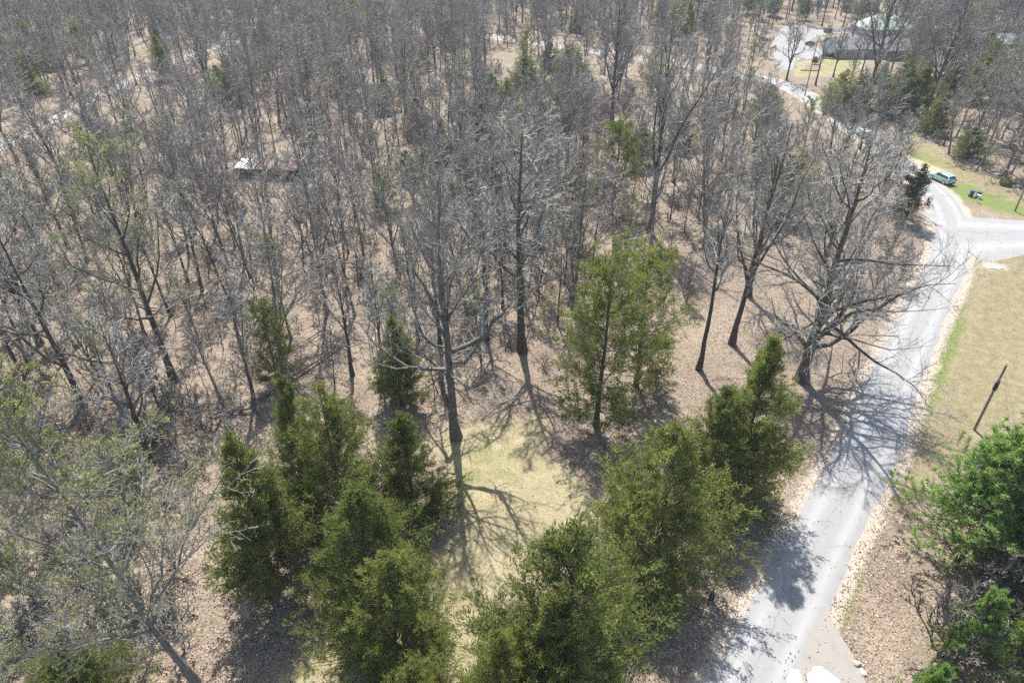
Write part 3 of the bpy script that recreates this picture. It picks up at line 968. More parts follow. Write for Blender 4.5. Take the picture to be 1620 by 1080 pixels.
CED = [ever_meshes('cedar', cedar(200 + k, 10, w, b_, dn, prof=pf)) for k, (w, b_, dn, pf) in enumerate([
    (2.6, 0.03, 1.35, None), (3.0, 0.03, 1.35, None), (2.3, 0.10, 1.1, None),
    (2.7, 0.13, 0.62, lambda u: 0.62 + 0.38 * np.sin(PI * np.clip(u * 1.05, 0, 1)) - 0.25 * u * u), (3.1, 0.05, 1.35, lambda u: (1 - u ** 1.5) ** 0.8 * (0.75 + 0.25 * np.minimum(1, u / 0.2)))])]
def place_cedar(base, ty, var, wid, label, phrase=None, group=None, rz=None, name='cedar_tree'):
    H = height_at(base, ty)
    xy = at(*base)
    z = float(ground_z([xy[0]], [xy[1]])[0])
    s = 1.1 * wid / {0: 2.6, 1: 3.0, 2: 2.3, 3: 2.7, 4: 3.1}[var]
    t = empty(name, (xy[0], xy[1], z), random.random() * 6.28 if rz is None else rz, (s, s, 0.95 * H / 10.0))
    put('trunk', CED[var][0], t)
    put('foliage', CED[var][1], t)
    tag(t, label, 'cedar', group)
    taken.append((xy[0], xy[1], 2.6))
    front.append((xy[0], xy[1], 2.6, 14.0))
    if phrase:
        landmarks.append((xy[0], xy[1], phrase))
    return t
for a in [
    ((440, 935), 665, 2, 3.3, 'thin-topped cedar with bare lower trunk behind the bottom left brush', 'thin-topped cedar by the brush'),
    ((548, 838), 585, 1, 3.9, 'tall dull green cedar at the left rim of the grassy clearing', 'tall cedar at the left rim of the clearing'),
    ((492, 800), 570, 2, 2.1, 'narrow cedar crowded behind the tall cedar on the left rim', None),
    ((656, 812), 636, 0, 3.1, 'dark conical cedar right beside the big shadow on the grass', 'dark conical cedar beside the grass'),
    ((604, 985), 752, 4, 4.0, 'broad bright cedar in the middle of the left row by the clearing', None),
    ((640, 1068), 862, 4, 3.6, 'bushy cedar nearest the bottom in the left row by the clearing', None),
    ((890, 1120), 800, 1, 5.2, 'largest dark green cedar at the bottom centre', None),
    ((862, 1160), 925, 0, 3.0, 'cedar with a grey dead tuft leaning into the largest cedar', None),
    ((790, 1190), 985, 4, 2.6, 'yellow-green cedar tip at the bottom edge, left of the largest cedar', None),
    ((676, 1200), 1040, 4, 2.6, 'low cedar top just showing at the bottom edge below the clearing', None),
    ((1032, 905), 645, 1, 4.7, 'broad soft green cedar between the clearing and the road', None),
    ((1158, 785), 508, 0, 3.6, 'tall dense dark cedar beside the road, shading the asphalt', 'tall dense cedar beside the road'),
    ((1112, 800), 600, 4, 2.6, 'lower cedar pressed against the left flank of the tall roadside cedar', None),
    ((942, 676), 398, 3, 4.1, 'open cedar with a bare dark trunk at the right of the clearing', 'open cedar right of the clearing'),
    ((1006, 610), 385, 3, 4.0, 'second open cedar just behind the one with the bare dark trunk', None),
    ((636, 640), 488, 2, 2.4, 'slender cedar behind the left cedar row, left of the big bare tree', 'slender cedar behind the left row'),
    ((440, 604), 470, 3, 2.4, 'sparse wispy cedar alone among bare trunks in the left wood', 'sparse cedar in the left wood'),
    ((1448, 352), 268, 1, 3.1, None, None),
    ((150, 1135), 1030, 4, 3.0, 'low green cedar top at the bottom edge in the left brush', None),
    ((660, 216), 148, 0, 3.0, 'small cedar in the deep wood behind the pale shed clearing, left of the rosy thicket', 'small cedar deep in the wood'),
    ((912, 318), 250, 0, 2.7, 'bright little cedar standing in the middle wood below the thin tall cedar', 'bright little cedar in the middle wood'),
    ((881, 212), 128, 2, 3.0, 'slim cedar right of the rosy thicket', 'slim cedar right of the rosy thicket'),
    ((968, 338), 185, 3, 3.4, 'thin tall cedar with gappy foliage in the middle wood', 'thin tall cedar in the middle wood'),
    ((800, 182), 118, 1, 3.6, 'wide cedar in the cluster left of the rosy thicket', None),
    ((832, 140), 82, 1, 4.4, 'tallest cedar of the cluster short of the far road', 'cedar cluster short of the far road'),
    ((778, 168), 112, 2, 3.0, 'leftmost pale cedar of the cluster short of the far road', None),
    ((645, 285), 235, 2, 2.0, 'small thin cedar left of the middle thicket', None),
    ((610, 330), 270, 3, 2.2, 'faint low cedar among trunks in the middle left wood', None),
    ((740, 310), 268, 4, 2.2, 'low cedar bush under bare trees in the middle wood', None),
    ((1325, 176), 104, 1, 4.0, 'cedar between the far road bend and the ranch house', 'cedar before the house'),
    ((1350, 172), 112, 0, 3.6, 'grey-green cedar beneath the big dark forked tree', None),
    ((1418, 178), 84, 1, 4.2, 'tall yellow-green cedar right of the big dark forked tree', None),
    ((1446, 182), 96, 2, 3.2, 'dark cedar pressed close to the slanting tree', None),
    ((1528, 252), 200, 4, 3.0, 'round cedar bush at the wood edge above the parked car', 'round cedar above the parked car'),
    ((1540, 160), 80, 2, 4.0, 'cedar in the right wood below the pale far roofs', 'cedar in the right wood'),
    ((1585, 180), 120, 3, 3.4, 'sparse cedar in the right wood beside the big oak', None),
    ((1212, 190), 130, 2, 3.0, 'dark cedar beside the yellow budding tree at the far bend', None),
    ((1240, 345), 240, 3, 3.0, 'shaded cedar hidden behind the tall slanting trees', None),
    ((700, 252), 182, 2, 2.4, 'slim cedar just right of the small deep-wood cedar', None),
    ((610, 176), 112, 2, 3.0, 'slim cedar far back in the wood, left of the cedar cluster', None),
    ((1012, 262), 186, 2, 2.6, 'slim cedar left of the very tall tree', None),
    ((1075, 236), 160, 0, 2.8, 'cedar right of the very tall tree short of the far road', None),
    ((545, 150), 84, 2, 3.4, 'faint slim cedar high in the wood above the ruined shed clearing', None),
    ((352, 160), 100, 0, 3.2, 'faint cedar high in the wood above the gravel track end', None),
    ((905, 118), 62, 1, 4.0, 'cedar standing right at the near side of the far road', None),
    ((868, 112), 64, 0, 3.6, 'dark cedar left of the one at the near side of the far road', None),
    ((1500, 150), 86, 0, 3.6, 'dark cedar between the slanting tree and the right wood', None),
    ((1388, 150), 96, 2, 3.2, 'slim cedar just right of the dark forked trunk', None),
    ((1475, 212), 150, 4, 3.2, 'bushy cedar behind the bramble thicket', None),
    ((760, 205), 140, 2, 2.8, 'slim cedar below the leftmost pale cedar of the cluster', None),
]:
    if a[4]:
        place_cedar(*a)
# broad-leaved evergreen by the road
def leafy(seed, H, W, n=5200, size=0.22):
    r = np.random.default_rng(seed)
    g_ = bare_tree(seed, H, 0.13, fork=0.08, nl=24, spread=W / H * 0.75, n2=6, n3=4, n4=1, angle=(30, 80), twig=0.010, lowlimb=0.3)
    lf = Geo()
    v = np.concatenate(g_[1].v)
    v = v[v[:, 2] > H * 0.12]
    p = v[r.integers(0, len(v), n)] + r.normal(size=(n, 3)) * 0.2
    blades(lf, r, p, norm(r.normal(size=(n, 3)) + np.array([0, 0, -0.2])), size, size * 0.6, 0.3, np.clip(0.4 + 0.25 * r.normal(size=n), 0, 1))
    return g_[0], g_[1], lf
gg = leafy(301, height_at((1430, 352), 272), 4.0, 12000, 0.2)
xy = at(1430, 352)
t = empty('evergreen_tree', (*xy, 0))
put('trunk', gg[0].mesh('evergreen_trunk', 'bark', smooth=True), t)
put('branches', gg[1].mesh('evergreen_branches', 'twig'), t)
put('foliage', gg[2].mesh('evergreen_leaves', 'holly', tone=True), t)
tag(t, 'bushy broad-leaved evergreen standing right at the road edge opposite the parked car', 'tree')
taken.append((*xy, 2.5))
landmarks.append((*xy, 'broad-leaved evergreen at the road edge'))

PIN = [ever_meshes('pine', pine(400 + k, 8, w), 'pine', 'bark') for k, w in enumerate((3.0, 2.6, 3.3))]
for base, ty, var, wid, label in [
    ((1590, 850), 640, 0, 6.0, 'feathery bright green pine in front of the utility pole'),
    ((1508, 895), 705, 2, 5.8, 'feathery bright green pine nearest the road on the right'),
    ((1640, 960), 745, 1, 4.8, 'bright pine cut off by the right edge below the utility pole'),
    ((1575, 915), 765, 2, 4.4, 'shorter pine in the middle of the right-hand pine clump'),
    ((1500, 1062), 940, 1, 2.1, 'low young pine in the brush at the bottom right'),
    ((1590, 1075), 965, 0, 2.4, 'young pine beside the grey log stems in the bottom right corner'),
    ((1610, 1190), 1035, 1, 2.6, 'pine top showing at the bottom right corner'),
    ((1420, 1180), 1066, 2, 2.0, 'tiny pine tip at the bottom edge beside the leaf-strewn verge'),
]:
    H = height_at(base, ty)
    xy = at(*base)
    w0 = (3.0, 2.6, 3.3)[var]
    t = empty('pine_tree', (*xy, float(ground_z([xy[0]], [xy[1]])[0])), random.random() * 6.28, (wid / w0, wid / w0, H / 8.0))
    put('trunk', PIN[var][0], t)
    put('foliage', PIN[var][1], t)
    tag(t, label, 'pine')
# dead grey bushes in the pine clump
for k, (base, ty, label) in enumerate([((1560, 985), 905, 'dead grey twiggy bush among the bright pines'), ((1480, 1045), 965, 'dead grey bush with bare radiating twigs at the edge of the leaf-strewn verge'), ((1606, 1010), 915, 'tangled brown dead bush behind the young pines at the right edge')]):
    hb_ = height_at(base, ty) / 3.0
    if k == 0:
        DEAD = tree_meshes('dead_bush', bare_tree(500, 3.0, 0.07, fork=0.08, nl=16, spread=0.7, n2=6, n3=5, n4=3, angle=(30, 85), twig=0.010), 'mid_bark', 'mid_bark')
    place_tree('dead_bush', DEAD, at(*base), label, None, 2.0 * k, hb_, hb_, cat='bush')

# ------------------------------------------------------------------ woodland
WOOD = []
for k in range(12):
    hh = (15, 17, 12, 18, 13, 15, 11, 16, 13, 14, 17, 12)[k]
    WOOD.append((hh, tree_meshes('woodland', bare_tree(600 + k, hh, 0.09 + 0.009 * hh * (0.55 + 0.6 * ((k * 7) % 5) / 4), fork=(0.38, 0.28, 0.45, 0.32, 0.22, 0.5)[k % 6], nl=(10, 12, 9, 11, 13, 8)[k % 6], spread=(0.28, 0.36, 0.24, 0.32, 0.42, 0.22)[k % 6], n2=5, n3=5, n4=(4, 3, 4)[k % 3], twig=0.012, angle=((18, 50), (25, 65), (15, 45))[k % 3], leaders=(0, 2, 0, 3, 0, 2, 0, 0, 2, 0, 3, 2)[k], lean=(0.06 * math.sin(k * 2.1), 0.06 * math.cos(k * 1.7)), wander=(0.16, 0.26, 0.2)[k % 3], lowlimb=0.5, bud=(1600 if k in (6, 9) else 0), budsize=0.12), ('bark', 'mid_bark', 'pale_bark', 'mid_bark')[k % 4], ('twig', 'twig_pale', 'twig', 'twig_rose', 'twig')[k % 5])))
r = np.random.default_rng(77)
pts = []
def scatter(y0, y1, sp):
    for yy in np.arange(y0, y1, sp):
        w = 0.80 * yy + 34
        for xx in np.arange(-w, w, sp):
            x, y = xx + sp * 0.48 * r.uniform(-1, 1), yy + sp * 0.48 * r.uniform(-1, 1)
            pts.append((x, y))
scatter(30, 150, 5.3)
scatter(150, 250, 5.9)
scatter(250, 430, 5.9)
pts = np.array(pts)
px, py = pts[:, 0], pts[:, 1]
ok = poly_sd(OPEN, px, py) > 0.3
ok &= poly_sd(HOUSELOT, px, py) > 2
ok &= seg_dist(ROADM, px, py) > 4.2
ok &= seg_dist(SIDEM, px, py) > 7
ok &= seg_dist(TRACKM, px, py) > 3.3
ok &= ~((px > 10) & (py < 52)) & ~((px > 70) & (py < 100))
for (x, y, q) in taken:
    ok &= np.hypot(px - x, py - y) > q
SHED = at(425, 292)
for (x, y, w_, dpt) in front + [(SHED[0], SHED[1], 6.5, 15.0)]:
    cx_ = x * py / y
    ok &= ~((np.abs(px - cx_) < w_) & (py < y) & (py > y - dpt) & (r.random(len(px)) < 0.88))
ok &= ~((np.abs(px - SHED[0]) < 7.2) & (np.abs(py - SHED[1] - 1) < 4.4))
thin = wob(px, py, 0.09, 4.0)
ok &= r.random(len(px)) < (0.80 + 0.22 * thin)
upx = np.array([to_px(x, y) for x, y in pts])
ok &= ~((upx[:, 0] > 1225) & (upx[:, 0] < 1425) & (upx[:, 1] < 235) & (upx[:, 1] > 90))
ok &= ~((upx[:, 0] > 1225) & (upx[:, 0] < 1300) & (upx[:, 1] < 330) & (upx[:, 1] > 90) & (r.random(len(px)) < 0.6))
ok &= ~((upx[:, 0] > 780) & (upx[:, 0] < 1225) & (upx[:, 1] < 225) & (upx[:, 1] > 60) & (r.random(len(px)) < 0.82))
ok &= ~((px > -102) & (px < -84) & (py < 240) & (py > 100) & (r.random(len(px)) < 0.85))
ok &= ~((px > -84) & (px < -70) & (py < 200) & (py > 80) & (r.random(len(px)) < 0.6))
# thinner around the middle thicket and the open slope near the far road
for (cx, cy, rad, keep) in [(*at(930, 190), 14, 0.35), (*at(760, 250), 13, 0.45), (*at(1220, 330), 16, 0.5), (*at(180, 850), 16, 0.15), (*at(980, 250), 10, 0.3)]:
    m_ = np.hypot(px - cx, py - cy) < rad
    ok &= ~(m_ & (r.random(len(px)) > keep))
pts = pts[ok]
dist = np.hypot(np.hypot(pts[:, 0], pts[:, 1]), CAM_H)
ppx = np.array([to_px(x, y, 9) for x, y in pts])
vis = (ppx[:, 0] > -60) & (ppx[:, 0] < 1680) & (ppx[:, 1] < 1120)
order = np.argsort(np.where(vis, dist, dist + 1e4))
NIND = 285
pick, rest = order[:NIND], order[NIND:]
var = r.integers(0, 12, len(pts))
landmarks += [(*SHED, 'ruined shed'), (-103, 150, 'gravel track')]
marks = {}
def zone(x, y):
    u, v = to_px(x, y)
    if v > 640:
        return 'among the brush at the lower left'
    if u < 260:
        return 'in the wood at the left edge'
    if u < 560:
        return 'in the wood left of the clearing'
    if u < 960:
        return 'in the wood straight behind the clearing'
    if u < 1330:
        return 'in the wood between the clearing and the far road'
    return 'in the wood right of the road'
ORD = ['nearest', 'second nearest', 'third nearest', 'fourth nearest', 'fifth nearest']
LM = np.array([(a, b_) for a, b_, _ in landmarks])
near_lm = {}
for i in pick:
    j = int(np.argmin(np.hypot(LM[:, 0] - pts[i, 0], LM[:, 1] - pts[i, 1])))
    near_lm.setdefault(j, []).append((float(np.hypot(LM[j, 0] - pts[i, 0], LM[j, 1] - pts[i, 1])), int(i)))
rank = {}
for j, lst in near_lm.items():
    for k, (dd, i) in enumerate(sorted(lst)):
        rank[i] = (j, k)
FORM = ['slender', 'forked', 'straight', 'many-limbed', 'crooked', 'forked', 'faintly budding', 'tall', 'forked', 'slim']
first = {}
for i in pick:
    x, y = pts[i]
    v = int(var[i])
    j, k = rank[int(i)]
    if k < 5:
        lab = '%s woodland tree to the %s' % (ORD[k], landmarks[j][2])
    else:
        lab = 'bare grey tree standing among others ' + zone(x, y)
    s = 0.7 + 0.55 * r.random()
    t = place_tree('woodland_tree', WOOD[v][1], (x, y), lab, 'bare trees ' + zone(x, y), r.random() * 6.28, s * (0.9 + 0.2 * r.random()), s)
    t.rotation_euler.x = r.normal() * 0.06
    t.rotation_euler.y = r.normal() * 0.06
    first.setdefault(v, t)

def gn_scatter(name, P, V, S, Z, sources, label, cat):
    """one object whose geometry nodes stand source meshes of the visible trees on its points"""
    me = bpy.data.meshes.new(name)
    me.from_pydata([tuple(p) for p in P], [], [])
    for n_, arr in (('variant', V), ('size', S), ('turn', Z)):
        a = me.attributes.new(n_, 'FLOAT', 'POINT')
        a.data.foreach_set('value', np.asarray(arr, np.float32))
    o = put(name, me)
    tag(o, label, cat, kind='stuff')
    ng = bpy.data.node_groups.new(name, 'GeometryNodeTree')
    ng.interface.new_socket('Geometry', in_out='INPUT', socket_type='NodeSocketGeometry')
    ng.interface.new_socket('Geometry', in_out='OUTPUT', socket_type='NodeSocketGeometry')
    gi = ng.nodes.new('NodeGroupInput')
    go = ng.nodes.new('NodeGroupOutput')
    join = ng.nodes.new('GeometryNodeJoinGeometry')
    def nattr(nm):
        n = ng.nodes.new('GeometryNodeInputNamedAttribute')
        n.data_type = 'FLOAT'
        n.inputs['Name'].default_value = nm
        return n.outputs['Attribute']
    va, si, tu = nattr('variant'), nattr('size'), nattr('turn')
    cx = ng.nodes.new('ShaderNodeCombineXYZ')
    ng.links.new(tu, cx.inputs[2])
    for v, objs in sources.items():
        cmp_ = ng.nodes.new('FunctionNodeCompare')
        cmp_.data_type = 'FLOAT'
        cmp_.operation = 'EQUAL'
        ng.links.new(va, cmp_.inputs[0])
        cmp_.inputs[1].default_value = float(v)
        cmp_.inputs['Epsilon'].default_value = 0.1
        for ob in objs:
            oi = ng.nodes.new('GeometryNodeObjectInfo')
            oi.inputs['Object'].default_value = ob
            oi.inputs['As Instance'].default_value = True
            oi.transform_space = 'ORIGINAL'
            ip = ng.nodes.new('GeometryNodeInstanceOnPoints')
            ng.links.new(gi.outputs[0], ip.inputs['Points'])
            ng.links.new(cmp_.outputs[0], ip.inputs['Selection'])
            ng.links.new(oi.outputs['Geometry'], ip.inputs['Instance'])
            ng.links.new(cx.outputs[0], ip.inputs['Rotation'])
            ng.links.new(si, ip.inputs['Scale'])
            ng.links.new(ip.outputs[0], join.inputs[0])
    ng.links.new(join.outputs[0], go.inputs[0])
    md = o.modifiers.new('scatter', 'NODES')
    md.node_group = ng
    return o
src = {v: [c_ for c_ in t.children] for v, t in first.items()}
cedar_src = [o for o in bpy.data.objects if o.name.startswith('cedar_tree')][:5]
V = var[rest].astype(float)
far_cedar = r.random(len(rest)) < np.where(pts[rest, 1] > 160, 0.10, 0.0)
S = 0.8 + 0.5 * r.random(len(rest))
P = np.column_stack([pts[rest], np.zeros(len(rest))])
for k in range(3):
    src[20 + k] = [put_ for put_ in [c_ for c_ in bpy.data.objects if c_.parent is None and c_.name.startswith('cedar_tree')][(0, 1, 13)[k]].children]
V[far_cedar] = 20 + r.integers(0, 3, far_cedar.sum())
gn_scatter('distant_wood', P, V, S, r.random(len(rest)) * 6.28, src, 'far grey bare wood with scattered cedars filling the top of the picture', 'wood')

# ------------------------------------------------------------------ saplings and brush
SAP = []
for k in range(5):
    g_ = bare_tree(700 + k, (7, 9, 5, 10.5, 8)[k], 0.055, fork=0.3, nl=7, spread=0.2, n2=3, n3=3, n4=2, twig=0.009, angle=(20, 55), sides=5, bud=0)
    SAP.append(tree_meshes('sapling', g_, 'bark', ('twig', 'twig_pale', 'twig', 'twig_rose', 'twig')[k]))
r = np.random.default_rng(88)
n = 0
tries = 0
sx, sy = [], []
while n < 240 and tries < 20000:
    tries += 1
    y = 45 + 90 * r.random() ** 0.9
    x = (r.random() * 2 - 1) * (0.72 * y + 14)
    u, v_ = to_px(x, y)
    if u < -10 or u > 1500:
        continue
    if poly_sd(OPEN, [x], [y])[0] < 0 or seg_dist(ROADM, [x], [y])[0] < 4 or poly_sd(HOUSELOT, [x], [y])[0] < 1 or seg_dist(TRACKM, [x], [y])[0] < 3:
        continue
    if abs(x - SHED[0]) < 7 and abs(y - SHED[1] + 4) < 10:
        continue
    k = int(r.integers(0, 5))
    z_ = float(ground_z([x], [y])[0])
    s = 0.7 + 0.6 * r.random()
    t = empty('sapling', (x, y, z_), r.random() * 6.28, (s, s, s))
    t.rotation_euler.x = r.normal() * 0.12
    t.rotation_euler.y = r.normal() * 0.12
    put('stem', SAP[k][0], t)
    put('crown', SAP[k][1], t)
    if SAP[k][2]:
        put('buds', SAP[k][2], t)
    tag(t, 'thin bare sapling rising from leaves ' + zone(x, y), 'sapling', 'saplings ' + zone(x, y))
    n += 1

BUSH = []
for k in range(4):
    g_ = bare_tree(720 + k, 1.9, 0.024, fork=0.06, nl=8, spread=0.65, n2=4, n3=3, n4=2, twig=0.009, angle=(25, 80), sides=4, leaders=2)
    BUSH.append(tree_meshes('bare_bush', g_, 'bark', ('twig', 'bark', 'twig_rose', 'twig_pale')[k]))
BSRC = []
for k, (b_, lab) in enumerate([((500, 668), 'low bare grey bush just behind the narrow cedar of the left rim'), ((1475, 222), 'dark bare bush at the corner of the bramble thicket above the verge'), ((862, 582), 'low rosy bare bush beside the foot of the wide pale tree'), ((325, 745), 'low pale bare bush left of the thin-topped cedar')]):
    t = place_tree('bare_bush', BUSH[k], at(*b_), lab, None, 0.7 * k, 1.0, 1.0, cat='bush')
    BSRC.append(list(t.children))
def brush(name, spots, kinds, label, cat='brush'):
    A = np.array(spots)
    P = np.column_stack([A[:, 0], A[:, 1], ground_z(A[:, 0], A[:, 1]) - 0.05])
    V = np.array(kinds, float)[r.integers(0, len(kinds), len(A))]
    return gn_scatter(name, P, V, A[:, 2], r.random(len(A)) * 6.28, {k: BSRC[k] for k in kinds}, label, cat)
spots = []
while len(spots) < 1000:
    y = 45 + 240 * r.random() ** 1.3
    x = (r.random() * 2 - 1) * (0.72 * y + 10)
    if poly_sd(OPEN, [x], [y])[0] < 0.5 or seg_dist(ROADM, [x], [y])[0] < 3.6 or seg_dist(TRACKM, [x], [y])[0] < 3 or poly_sd(HOUSELOT, [x], [y])[0] < 0:
        continue
    if wob(np.array(x), np.array(y), 0.13, 1.0) < -0.25:
        continue
    s = (0.7 + 0.9 * r.random()) * (1 + max(0, y - 110) / 120)
    spots.append((x, y, s, s))
def along(poly, n, spread, s0, s1):
    L = np.array(poly)
    out = []
    for k in range(n):
        f = r.random() * (len(L) - 1)
        i = int(f)
        p = L[i] + (L[i + 1] - L[i]) * (f - i) + r.normal(size=2) * spread
        s = s0 + (s1 - s0) * r.random()
        out.append((p[0], p[1], s, s))
    return out
brush('undergrowth', spots, (0, 0, 2, 3), 'low grey twiggy undergrowth all through the bare wood')
brush('bramble_thicket', along([at(*p) for p in [(1312, 180), (1345, 192), (1385, 205), (1405, 185), (1440, 200), (1500, 235)]], 70, 1.1, 0.9, 1.6) + along([at(*p) for p in [(1560, 268), (1600, 285), (1640, 300)]], 26, 0.9, 0.6, 1.1), (1, 0), 'dark bramble thicket along the wood edge above the grass verge')
brush('rosy_thicket', along([at(*p) for p in [(850, 180), (900, 200), (950, 175), (905, 170)]], 46, 3.0, 1.6, 2.6) + along([at(*p) for p in [(690, 260), (760, 255), (830, 270)]], 40, 3.5, 1.5, 2.4), (2,), 'rosy grey thicket of fine twigs in the middle of the wood')
brush('lower_left_brush', along([at(*p) for p in [(20, 700), (120, 760), (200, 850), (60, 900), (150, 980), (40, 1040), (230, 1010), (300, 660), (220, 640)]], 130, 1.8, 0.8, 1.6), (3, 0), 'pale tangled brush filling the bottom left corner')
brush('right_corner_brush', along([at(*p) for p in [(1560, 900), (1600, 960), (1620, 1000), (1560, 1010), (1590, 880)]], 30, 1.0, 0.8, 1.4), (0, 1), 'brown tangled brush under the pines at the right edge')

THK = [tree_meshes('thicket', bare_tree(740 + k, 6.0, 0.09, fork=0.12, nl=15, spread=0.55, n2=6, n3=5, n4=4, twig=0.011, angle=(25, 75), leaders=3, sides=5, lowlimb=0.3), 'bark', ('twig_rose', 'twig_pale', 'twig')[k]) for k in range(3)]
SPR = [tree_meshes('spring_sapling', bare_tree(750 + k, 6.5, 0.08, fork=0.18, nl=13, spread=0.45, n2=6, n3=5, n4=4, twig=0.011, angle=(25, 70), sides=5, lowlimb=0.3, bud=3400, budsize=0.11), 'pale_bark', 'twig_pale') for k in range(2)]
r = np.random.default_rng(123)
def small(base, meshes, s, name, label, group=None, cat='tree'):
    place_tree(name, meshes, at(*base), label, group, r.random() * 6.28, s * (0.9 + 0.25 * r.random()), s)
for k, b_ in enumerate([(846, 190), (884, 196), (920, 188), (955, 200), (900, 168), (936, 172), (985, 195), (868, 230)]):
    small(b_, THK[0], 0.9 + 0.3 * r.random(), 'thicket_tree', 'low rounded rosy-twigged tree in the thicket left of the dark fan tree', 'rosy thicket trees')
for k, b_ in enumerate([(690, 268), (735, 284), (775, 262), (818, 292), (850, 318), (720, 338), (790, 345), (655, 322), (845, 375), (760, 385), (905, 395)]):
    small(b_, THK[1], 0.85 + 0.4 * r.random(), 'thicket_tree', 'low rounded pale-twigged tree in the middle of the wood behind the clearing', 'pale thicket trees')
for k, b_ in enumerate([(1228, 372), (1292, 352), (1345, 330), (1378, 372), (1330, 400), (1408, 400), (1420, 450), (1385, 455), (1262, 300), (1130, 330), (1085, 480), (985, 430)]):
    small(b_, THK[2], 0.7 + 0.4 * r.random(), 'thicket_tree', 'low bushy grey tree in the scrub between the wood and the road curve', 'grey scrub trees')
for k, (b_, s_, lab) in enumerate([((40, 800), 1.2, 'small budding tree at the left edge above the pale brush'), ((140, 790), 1.15, 'small budding tree with yellow-green haze left of the thin-topped cedar'), ((60, 960), 1.1, 'small budding tree in the bottom left brush beside the leaning tree'), ((20, 1110), 1.2, 'small budding tree in the bottom left corner'), ((225, 800), 1.0, 'small budding tree right above the leaning tree crown'), ((190, 960), 0.8, 'low budding tree under the leaning tree'), ((1130, 1500), 0.5, None)]):
    if lab:
        small(b_, SPR[k % 2], s_, 'budding_sapling', lab)
for k, b_ in enumerate([(90, 880), (150, 900), (30, 900), (110, 1030), (230, 960), (280, 900), (270, 700), (200, 700), (90, 720), (15, 700)]):
    small(b_, THK[k % 3], 0.5 + 0.2 * r.random(), 'brush_tree', 'low tangled bare bush in the bottom left brush', 'bare bushes at the bottom left', 'bush')

# ------------------------------------------------------------------ fallen leaves and grass tufts
r = np.random.default_rng(99)
N = 150000
y = 22 + 76 * r.random(N) ** 1.25
x = (r.random(N) * 2 - 1) * (0.72 * y + 12)
gsd = np.minimum(poly_sd(CLEAR, x, y), poly_sd(RLAWN, x, y))
keep = (gsd > -0.5) | (r.random(N) < 0.03)
keep &= (seg_dist(ROADM, x, y) > 2.5) | (r.random(N) < 0.035)
keep &= r.random(N) < np.clip(0.75 + 0.4 * wob(x, y, 0.35, 3), 0.2, 1)
keep &= ~inside(APRON, x, y) | (r.random(N) < 0.15)
x, y = x[keep], y[keep]
zz = ground_z(x, y) + np.where(seg_dist(ROADM, x, y) < 2.6, 0.085, 0.025)
P = np.stack([x, y, zz], 1)
D = norm(np.stack([r.normal(size=len(x)), r.normal(size=len(x)), 0.25 * r.normal(size=len(x)) + 0.12], 1))
g = Geo()
N = len(P)
side = norm(np.cross(D, np.array([0, 0, 1.0]) + 0.35 * r.normal(size=(N, 3))))
L = 0.11 + 0.10 * r.random((N, 1))
W = L * (0.45 + 0.25 * r.random((N, 1)))
midp = P + D * L * 0.5 + np.array([0, 0, 0.02])
V_ = np.stack([P, midp + side * W * 0.5, P + D * L, midp - side * W * 0.5], 1).reshape(-1, 3)
i = np.arange(N)[:, None] * 4
g.add(V_, None, np.concatenate([i + np.array([[0, 1, 2]]), i + np.array([[0, 2, 3]])]), np.repeat(np.clip(0.5 + 0.36 * r.normal(size=N), 0, 1), 4))
tag(put('leaf_litter', g.mesh('leaf_litter', 'leaf', tone=True)), 'loose brown fallen leaves covering the woodland floor and verges', 'leaves', kind='stuff')

sk = []
while len(sk) < 420:
    y0 = 40 + 85 * r.random()
    x0 = (r.random() * 2 - 1) * (0.72 * y0 + 8)
    if poly_sd(OPEN, [x0], [y0])[0] < -6 or seg_dist(ROADM, [x0], [y0])[0] < 4:
        continue
    a = r.random() * 6.28
    l = 0.8 + 2.4 * r.random() ** 2
    p0 = np.array([x0, y0, float(ground_z([x0], [y0])[0]) + 0.05])
    d = np.array([math.cos(a), math.sin(a), 0.03])
    n_ = np.array([-math.sin(a), math.cos(a), 0])
    sk.append([p0, p0 + d * l * 0.5 + n_ * 0.12 * r.normal(), p0 + d * l + n_ * 0.25 * r.normal()])
g = Geo()
tubes(g, np.array(sk), (0.02 + 0.03 * r.random((len(sk), 1))) * np.array([[1, 0.8, 0.4]]), 4)
tag(put('fallen_branches', g.mesh('fallen_branches', 'pale_bark')), 'bare sticks and broken branches lying on the woodland floor', 'branches', kind='stuff')

N = 120000
y = 22 + 80 * r.random(N) ** 1.2
x = (r.random(N) * 2 - 1) * (0.75 * y + 10)
keep = (np.minimum(poly_sd(CLEAR, x, y), poly_sd(RLAWN, x, y)) < 0.6 + 0.8 * wob(x, y, 0.5, 1)) & (seg_dist(ROADM, x, y) > 2.9)
x, y = x[keep], y[keep]
gd = np.clip(1.25 - seg_dist(GSTRIP, x, y) / 1.5, 0, 1)
P = np.stack([x, y, ground_z(x, y)], 1)
g = Geo()
blades(g, r, P, norm(np.stack([0.8 * r.normal(size=len(x)), 0.8 * r.normal(size=len(x)), np.full(len(x), 1.0)], 1)), 0.10, 0.035, 0.2, np.clip(0.66 + 0.18 * wob(x, y, 0.45, 5) + 0.2 * r.normal(size=len(x)) - 0.6 * gd - 0.22 * (x > 30), 0, 1))
tag(put('dry_grass', g.mesh('dry_grass', 'grass', tone=True)), 'short straw-coloured grass of the clearing and the roadside lawn', 'grass', kind='stuff')

